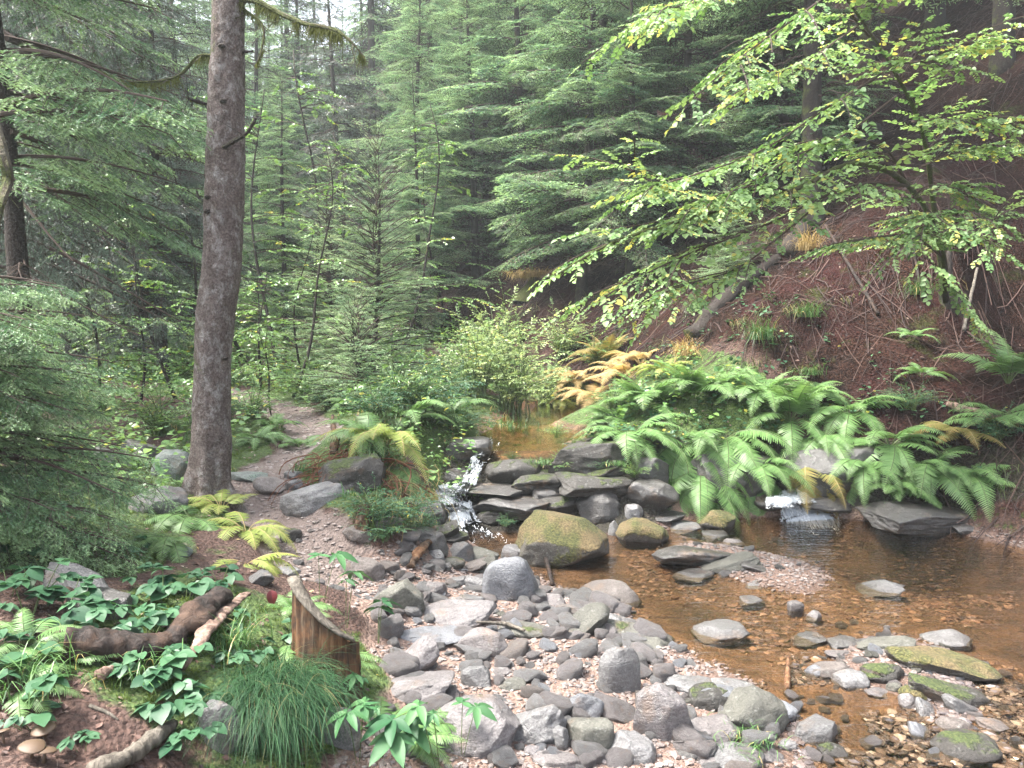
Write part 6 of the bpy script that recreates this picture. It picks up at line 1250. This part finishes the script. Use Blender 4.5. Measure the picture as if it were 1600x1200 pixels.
# ---------------------------------------------------------------- small leafy plants in the left foreground
PL = [palmate(i, 5, .072, .09, 4) for i in range(4)]+[palmate(10+i, 3, .078, .08, 5) for i in range(4)]
M_LONGLEAF = leafmat('long_bramble_leaves', (.025, .085, .035), (.09, .20, .075), None, .28, .5, .25)
PLN = [palmate(20+i, 5, .10, .2, 2, M_LONGLEAF, LEAFN, .07) for i in range(3)]
def lp(px, py, k, sc, label, near=False, lift=0, rz=None):
    p = G(px, py); me = (PLN if near else PL)[k]; tag(ob('leafy_plant', me, None, p+np.array([0, 0, lift]), (0, 0, px*.7+py if rz is None else rz), sc), label, 'plant')
for a_ in [(95,860,4,1.0,'leafy plant with pale bluish leaves at the top of the left bank'),(235,925,0,.95,'five-leafleted bramble alone on the red needle litter'),(205,868,5,.8,'three-leafleted sprig on the litter below the pale sloping slab'),
  (20,780,1,1.3,'leafy sprig in front of the light green spruce boughs at the left border'),(60,765,6,1.2,'sprig of bluish leaves before the spruce boughs'),(15,880,2,1.2,'leafy plant at the left border beside the spruce'),(60,925,5,1.1,'yellow-tinged leafy plant near the pale-edged dark rock'),(45,965,0,1.2,'dark-leaved plant below the pale-edged rock at the left'),
  (90,985,4,1.1,'broad-leaved plant left of the black rock'),(140,985,1,1.0,'broad flat leaves just above the cut log'),(185,985,2,1.0,'bramble leaves above the middle of the cut log'),(225,1005,0,1.05,'glossy leaves behind the right part of the cut log'),(265,985,3,1.0,'bluish glossy bramble right of the log'),
  (290,940,6,1.1,'pale glossy bramble above the rotten log piece'),(255,945,1,1.1,'glossy bramble leaves near the middle of the left bank'),(320,935,0,.9,'bramble leaves beside the whitish rotten stone'),(345,915,4,.9,'leafy shoot below the whitish rotten stone'),(235,1045,5,.9,'three-leafleted plant on top of the cut log'),
  (265,1045,2,1.0,'bramble leaves hanging over the rotten log foot'),(225,1075,6,.95,'bramble with pale leaves below the log'),(270,1085,0,.95,'glossy bramble left of the pinkish timber'),(255,1120,4,.9,'bramble sprig on the litter below the log'),(290,1125,1,.85,'leaf cluster left of the hanging grass tuft'),(370,1050,3,.8,'small leaves above the hanging grass tuft'),
  (405,1035,6,.8,'serrated leaves on the bank above the hanging grass'),(60,1140,5,.8,'small leafy plant at the lower left'),(30,1050,7,1.0,'leafy plant at the left border near the log end'),(15,1110,2,1.2,'long leaf plant at the lower left border'),(130,1175,3,.6,'tiny leaf rosette on moss at the lower left'),(300,1165,7,.8,'leafy shoot at the bottom left of the grass tuft'),
  (105,945,7,.9,'leaf cluster in front of the pale-edged rock'),(160,1020,6,.8,'small leaves hiding the top of the log'),(350,985,5,.8,'leaves behind the pinkish timber'),(15,930,6,1.1,'leaf cluster at the left border above the fern'),(455,1000,4,.7,'small sprig left of the stump rim')]: lp(*a_)
for a_ in [(540,985,0,1.1,'long-leaved sprig drooping beside the broken stump'),(590,1010,1,1.0,'long-leaved sprig with pointed leaves right of the stump'),(500,950,2,1.1,'large pale leaves behind the tip of the stump'),(600,1190,0,.9,'pointed-leaved plant at the bottom edge below the ferns'),(660,1190,1,.9,'bright pointed leaves at the bottom edge'),(720,1185,2,.85,'bright leaf sprig over the foot of the largest boulder'),(575,1120,0,.7,'leafy sprig right of the stump foot'),(640,1210,1,1.1,'leafy plant cut off by the bottom edge'),(560,1195,2,.9,'leafy plant at the bottom below the stump'),(690,1215,0,1.1,'broad leaf plant cut off at the bottom edge')]: lp(*a_, near=True, lift=.03)
for i, a_ in enumerate([(585,820,2,.62,'leafy bramble on the bank left of the cascade foot'),(630,820,2,.62,'glossy bramble bush right beside the cascade foot'),(660,835,2,.45,'bramble shoots behind the wet black stone'),(600,845,2,.45,'bramble low above the sandy path')]): shrub(*a_, rz=i)
for i, a_ in enumerate([(880,748,.35,'small green herbs on the grassy slab'),(935,745,.3,'green herbs at the right of the grassy slab'),(870,692,.3,'green herbs on the rim of the upper pool'),(800,728,.22,'herbs on the mossy hump by the fall'),(990,755,.3,'herbs at the right end of the ledge'),(790,832,.25,'pale herbs at the left end of the big mossy boulder'),(1320,770,.3,'herbs on the black rock right of the fall')]):
    p = G(a_[0], a_[1]); tag(ob('herb', SH[(1, 2)[i % 2]], None, p+np.array([0, 0, .05]), (0, 0, i), a_[2]), a_[3], 'plant')
# mushrooms at the lower left, and a small red one by the stump
M_CAP = mat('mushroom_cap'); principled(M_CAP[1], M_CAP[2], (.07, .042, .022), .6); M_CAP = M_CAP[0]
M_RED = mat('red_fungus'); principled(M_RED[1], M_RED[2], (.10, .012, .015), .5); M_RED = M_RED[0]
u = np.linspace(0, 1, 9); a = np.arange(20)/20*2*np.pi; prof = np.stack([u, .28*(1-u**2.2)], -1); Vc = np.concatenate([np.stack([np.cos(a)*r_*(1+.08*np.sin(3*a)), np.sin(a)*r_, np.full(20, z_)], -1) for r_, z_ in prof]+[np.stack([np.cos(a)*r_, np.sin(a)*r_, np.full(20, z_)], -1) for r_, z_ in [(.9, -.06), (.25, .02)]])
i = np.arange(10)[:, None]*20+np.arange(20)[None]; j = np.arange(10)[:, None]*20+(np.arange(20)+1)[None] % 20; Fc = np.stack([i, j, j+20, i+20], -1).reshape(-1, 4); CAPM = mk_mesh('cap', Vc, Fc, [M_CAP])
VS, FS = tube(np.array([[0, 0, -1.5], [.05, 0, -.7], [0, 0, .05]]), [.16, .13, .15], 8); STM = mk_mesh('stalk', VS, FS, [M_CAP])
for q, (px, py, sc, lb) in enumerate([(68,1158,.032,'tan mushroom at the lower left, upper of the group'),(52,1186,.034,'tan mushroom at the lower left, lower left of the group'),(72,1192,.03,'tan mushroom at the lower left, lower right of the group'),(5,1162,.022,'small tan mushroom at the left border')]):
    p = G(px, py); e = tag(empty('mushroom', p+np.array([0, 0, .035])), lb, 'mushroom', 'tan mushrooms'); e.scale = (sc,)*3; e.rotation_euler = (.2, .1*q, q); ob('cap', CAPM, e); ob('stalk', STM, e)
V_, F_ = ico(3); tag(ob('red_leaf', mk_mesh('red_leaf', (leaf_tpl(.7, .1, .4, 5)[0])*.07, leaf_tpl(.7, .1, .4, 5)[1], [M_RED], smooth=False), None, G(425, 942)+np.array([0, 0, .06]), (0, R(60), R(-70))), 'single dark red leaf beside the broken stump', 'leaf')
# ---------------------------------------------------------------- what nobody could count: litter, moss, grass, ground leaves
def place_on(P, lift=0): return np.stack([P[:, 0], P[:, 1], hgt(P[:, 0], P[:, 1])+lift], -1)
def scatter_pts(n, x0, x1, y0, y1, dens, seed, near=True):
    r = np.random.default_rng(seed); y = y0+(y1-y0)*r.random(n)**(1.5 if near else 1); x = r.uniform(x0, x1, n); k = (np.abs(x) < .72*y+.6) & (r.random(n) < dens(x, y)); return np.stack([x[k], y[k]], -1), r
def orient(P, r, tilt=.3):
    nrm = gnorm(P[:, 0], P[:, 1]); X = norm(np.cross(nrm, r.normal(size=(len(P), 3)))); return frame(X, norm(nrm+r.normal(0, tilt, (len(P), 3))))
M_SLOPEGRASS = leafmat('withered_slope_grass', (.035, .055, .018), (.12, .13, .05), (.25, .19, .1), .3, .6, .3)
M_LITTER = mat('litter'); t_ = M_LITTER[1]; principled(t_, M_LITTER[2], ramp(t_, attr(t_, 'tint'), [(0, (.02, .011, .009)), (.4, (.065, .034, .026)), (.7, (.12, .066, .05)), (.88, (.19, .13, .10)), (.97, (.30, .25, .2)), (1, (.4, .28, .05))]), .7); M_LITTER = M_LITTER[0]
stick = np.array([[0, -.5, 0], [0, .5, 0], [1, .2, .1], [1, -.2, .1]])*np.array([1, .07, 1]); sF = np.array([[0, 1, 2], [0, 2, 3]])
flake = np.array([[0, 0, 0], [.35, .3, .12], [1, 0, .05], [.4, -.32, .1]]); fF = np.array([[0, 1, 2], [0, 2, 3]])
notwet = lambda x, y: (gmask(m_path, x, y) < .3)*(gmask(m_grav, x, y) < .2)*(hgt(x, y) > .08)
P, r = scatter_pts(60000, -4, 2, 1.6, 9, lambda x, y: notwet(x, y)*(.25+.75*(gmask(m_moss, x, y) < .45)), 71); A = Acc(); s_ = r.uniform(.008, .03, len(P)); A.stamp(stick, sF, orient(P, r)*s_[:, None, None], place_on(P, .003), 0, r.random(len(P))*.9)
P, r = scatter_pts(9000, -4, 2, 1.6, 9, lambda x, y: notwet(x, y)*.8, 72); s_ = r.uniform(.012, .035, len(P)); A.stamp(flake, fF, orient(P, r)*s_[:, None, None], place_on(P, .004), 0, r.random(len(P)))
tag(ob('needle_litter', A.mesh('needle_litter', [M_LITTER], smooth=False)), kind='stuff')
A = Acc(); P, r = scatter_pts(60000, -2, 13, 5.5, 20, lambda x, y: (slope_d(x, y) > -.4)*1.0, 73, False); s_ = r.uniform(.02, .07, len(P))*(1+.5*(P[:, 1] > 11)); A.stamp(stick, sF, orient(P, r, .4)*s_[:, None, None], place_on(P, .004), 0, r.random(len(P))*.85)
P, r = scatter_pts(9000, -2, 13, 5.5, 20, lambda x, y: (slope_d(x, y) > -.4)*1.0, 74, False); s_ = r.uniform(.02, .05, len(P)); A.stamp(flake, fF, orient(P, r, .4)*s_[:, None, None], place_on(P, .006), 0, r.random(len(P)))
P, r = scatter_pts(6500, -2, 13, 5.5, 18, lambda x, y: (slope_d(x, y) > -.2)*1.0, 75, False)
for (x, y), L in zip(P, r.uniform(.15, .7, len(P))):
    g = gnorm(np.array([x]), np.array([y]))[0]; dn_ = norm(np.array([g[0], g[1], 0])*.8+np.array([r.normal(0, .6), r.normal(0, .6), 0])); u = np.linspace(-.5, .5, 4)[:, None]; Q = np.array([x, y, 0])+dn_*u*L; Q[:, 2] = hgt(Q[:, 0], Q[:, 1])+.012+.02*r.random(); A.add(*tube(Q, r.uniform(.002, .006), 3, False), 0, r.uniform(.1, .8))
P, r = scatter_pts(3000, -1, 12, 5.5, 15, lambda x, y: (slope_d(x, y) > -.8)*(fbm2(x, y, .8, 2, 44) > -.1), 175, False)
for (x, y), L in zip(P[:1100], r.uniform(.25, .9, len(P))):
    g = gnorm(np.array([x]), np.array([y]))[0]; dn_ = norm(np.array([g[0], g[1], 0])+np.array([r.normal(0, .35), r.normal(0, .35), 0])); u = np.linspace(0, 1, 6)[:, None]; Q = np.array([x, y, 0])+dn_*u*L*.8+np.array([r.normal(0, .05), r.normal(0, .05), 0])*np.sin(u*5); Q[:, 2] = hgt(Q[:, 0], Q[:, 1]); Q[:, 2] += (np.sin(u[:, 0]*3.1)*r.uniform(0, .10)+.01); A.add(*tube(Q, np.linspace(r.uniform(.003, .009), .0015, 6), 4, False), 0, r.uniform(0, .55))
M_SLOPELIT = mat('slope_needles'); t_ = M_SLOPELIT[1]; principled(t_, M_SLOPELIT[2], ramp(t_, attr(t_, 'tint'), [(0, (.012, .005, .004)), (.4, (.03, .0145, .011)), (.7, (.066, .034, .025)), (.88, (.095, .06, .046)), (1, (.16, .12, .09))]), .8); M_SLOPELIT = M_SLOPELIT[0]
tag(ob('slope_litter', A.mesh('slope_litter', [M_SLOPELIT], smooth=False)), kind='stuff')
V0, F0, T0_ = blades(22, .05, np.random.default_rng(5), .003, .9, .018, .5, 75, seg=3)
P, r = scatter_pts(30000, -5, 6, 1.7, 11, lambda x, y: notwet(x, y)*(gmask(m_moss, x, y) > .4)*(.3+.7*(fbm2(x, y, 2.3, 2, 33) > .0))*(slope_d(x, y) < -1.3), 76); P = P[:9000]; A = Acc(); s_ = np.random.default_rng(1).uniform(.35, 1.0, len(P)); r = np.random.default_rng(2); A.stamp(V0, F0, rotz(r.uniform(0, 6.28, len(P)))*s_[:, None, None], place_on(P, -.002), 0, r.random(len(P)), T0_); tag(ob('moss', A.mesh('moss', [M_MOSSBLADE], smooth=False)), kind='stuff')
V0, F0, T0_ = blades(12, .16, np.random.default_rng(6), .006, .8, .02, .9, 70, seg=4)
P, r = scatter_pts(9000, -8, 1, 3.2, 16, lambda x, y: notwet(x, y)*(slope_d(x, y) < -1.6)*(x < .3+.0*y)*(gmask(m_moss, x, y) > .25)*(fbm2(x, y, 1.1, 2, 35) > .0)*(y > 4.3), 77, False); A = Acc(); s_ = r.uniform(.4, 1.2, len(P)); A.stamp(V0, F0, rotz(r.uniform(0, 6.28, len(P)))*s_[:, None, None], place_on(P, -.004), 0, r.random(len(P)), T0_); tag(ob('grass', A.mesh('grass', [M_GRASS], smooth=False)), kind='stuff')
V0, F0, T0_ = blades(16, .3, np.random.default_rng(9), .006, .8, .03, 1.2, 55, side=(-.6, -.6), seg=5)
P, r = scatter_pts(4000, -1, 11, 5.8, 14, lambda x, y: (slope_d(x, y) > -1.2)*(slope_d(x, y) < 3.5)*(fbm2(x, y, 1.2, 3, 47) > .25)*.5, 81, False); P = P[:420]; A = Acc(); s_ = r.uniform(.35, 1.3, len(P)); aa = r.normal(0, .5, len(P)); A.stamp(V0, F0, rotz(aa)*s_[:, None, None], place_on(P, -.004), 0, r.random(len(P)), T0_); tag(ob('slope_grass', A.mesh('slope_grass', [M_SLOPEGRASS], smooth=False)), kind='stuff')
# low leaves beneath the far trees and on the banks
A = Acc(); P, r = scatter_pts(30000, -14, 5, 4.6, 26, lambda x, y: notwet(x, y)*(slope_d(x, y) < -1.0+.5*(y > 11))*((y > 7)|(x < -2.2)|((x > -.95)&(x < -.3)&(y > 6)))*(gmask(m_path, x, y) < .05)*~inpoly(x, y, (UP-upc)*1.15+upc)*(dist_line(x, y, PATH) > .3), 78, False)
V, F = LEAF[0]; n_l = len(P); s_ = r.uniform(.03, .075, n_l)*(1+.4*(P[:, 1] > 12)); z_ = r.uniform(.02, .3, n_l)
fr = frame(norm(np.stack([r.normal(size=n_l), r.normal(size=n_l), r.normal(-.1, .2, n_l)], -1)), norm(np.stack([r.normal(0, .3, n_l), r.normal(0, .3, n_l), np.ones(n_l)], -1)))
for q in range(4): A.stamp(V, F, (fr@rotz(np.full(n_l, q*1.6)))*s_[:, None, None]*.9, place_on(P)+np.stack([r.normal(0, .03, n_l), r.normal(0, .03, n_l), z_*(.6+.15*q)], -1), 0, r.random(n_l))
tag(ob('undergrowth', A.mesh('undergrowth', [M_LEAF], smooth=False)), kind='stuff')
A = Acc(); P, r = scatter_pts(8000, -1.6, 6.5, 6.2, 11.5, lambda x, y: (slope_d(x, y) < .2)*(hgt(x, y) > .3)*(x > .55)*np.where(slope_d(x, y) < -1.2, .6, .18)*~inpoly(x, y, (UP-upc)*1.1+upc)*.9, 79, False); n_l = len(P); s_ = r.uniform(.025, .06, n_l)
fr = frame(norm(np.stack([r.normal(size=n_l), r.normal(size=n_l), r.normal(-.1, .2, n_l)], -1)), norm(np.stack([r.normal(0, .3, n_l), r.normal(-.1, .3, n_l), np.ones(n_l)], -1)))
for q in range(4): A.stamp(V, F, (fr@rotz(np.full(n_l, q*1.6)))*s_[:, None, None], place_on(P)+np.stack([r.normal(0, .03, n_l), r.normal(0, .03, n_l), r.uniform(.01, .09, n_l)], -1), 0, r.random(n_l))
tag(ob('bank_leaves', A.mesh('bank_leaves', [M_BRAMBLE], smooth=False)), kind='stuff')
# ---------------------------------------------------------------- damp air under the trees
m, t, out = mat('haze'); pv = N(t, 'ShaderNodeVolumePrincipled'); pv.inputs['Density'].default_value = .0020; pv.inputs['Color'].default_value = (.86, .93, .95, 1); pv.inputs['Anisotropy'].default_value = .2
t.links.new(pv.outputs[0], out.inputs['Volume'])
zt = 46; bx = np.array([[x, y, z] for x in (-90, 95) for y in (-6, 130) for z in (-4, zt)], float)
hz_o = ob('haze', mk_mesh('haze', bx, np.array([[0,1,3,2],[4,6,7,5],[0,4,5,1],[2,3,7,6],[0,2,6,4],[1,5,7,3]]), [m], smooth=False)); tag(hz_o, kind='stuff')
# ---------------------------------------------------------------- labels that single out the repeats
ORD = ['first','second','third','fourth','fifth','sixth','seventh','eighth','ninth','tenth','eleventh','twelfth','thirteenth','fourteenth','fifteenth','sixteenth','seventeenth','eighteenth','nineteenth','twentieth']+['twenty-'+q for q in ('first','second','third','fourth','fifth','sixth','seventh','eighth','ninth')]
tops = [o for o in bpy.data.objects if o.parent is None]
for row in ('nearer', 'middle', 'farthest'):
    T_ = sorted([o for o in tops if o.get('group', '').startswith('background spruces, '+row)], key=lambda o: proj(o.location)[0])
    for i, o in enumerate(T_):
        h_ = len(T_)//2
        o['label'] = 'tall spruce, %s from the %s in the %s rank of the wood' % ((ORD[i], 'left', row) if i <= h_ else (ORD[len(T_)-1-i], 'right', row)); o['group'] = 'background spruces, %s rank' % row
CUT = (' on ', ' at ', ' beside ', ' below ', ' above ', ' right of ', ' left of ', ' in ', ' by ', ' under ', ' behind ', ' touching ', ' next to ', ' resting ', ' lying ', ' leaning ', ' between ', ' half ', ' cut ', ' cover', ' standing ', ' bridging ', ' alone ', ' wedged ', ' sloping ', ' stepping ', ' hidden ', ' overlapping ', ' breaking ', ' showing ', ' edging ', ' the water', ' with ', ' beneath ', ' slanting ')
def short(l):
    k = min([l.find(c) for c in CUT if l.find(c) > 8] or [len(l)]); return ' '.join(l[:k].rstrip(', ').split()[:6])
ANCH = [(o, short(o['label']), *proj(o.location)) for o in tops if o.get('category') in ('rock', 'boulder')]
sc_ = {}; 
for o, s_, *_ in ANCH: sc_[s_] = sc_.get(s_, 0)+1
ANCH = [a_ for a_ in ANCH if sc_[a_[1]] == 1]
CW_ = {'grey_stone': 'grey', 'pinkish_stone': 'pinkish', 'mauve_stone': 'mauve', 'pale_stone': 'pale', 'bluish_stone': 'bluish', 'brown_stone': 'brown', 'dark_wet_stone': 'dark', 'olive_stone': 'olive'}
seen_ = {}
for o in [q for q in tops if q.get('category') == 'stone']:
    x, y = proj(o.location); d = [math.hypot(x-a_[2], (y-a_[3])*1.3) for a_ in ANCH]; a_ = ANCH[int(np.argmin(d))]; dx, dy = x-a_[2], y-a_[3]
    rel = ('right of' if dx > 0 else 'left of') if abs(dx) > abs(dy)*1.1 else ('in front of' if dy > 0 else 'behind')
    siz = 'small' if o.scale[0] < .06 else ('fist-sized' if o.scale[0] < .1 else 'larger'); flat = 'flat ' if o.scale[2] < .45*o.scale[0] else ''
    l = '%s %s%s stone %s the %s' % (siz, flat, CW_.get(o.data.materials[0].name, 'grey'), rel, a_[1]); seen_.setdefault(l, []).append(o)
for l, os_ in seen_.items():
    os_.sort(key=lambda o: proj(o.location)[0])
    for i, o in enumerate(os_):
        o['label'] = l if len(os_) == 1 else (['left one of two', 'right one of two'][i] if len(os_) == 2 else ORD[i]+' from left')+', '+l
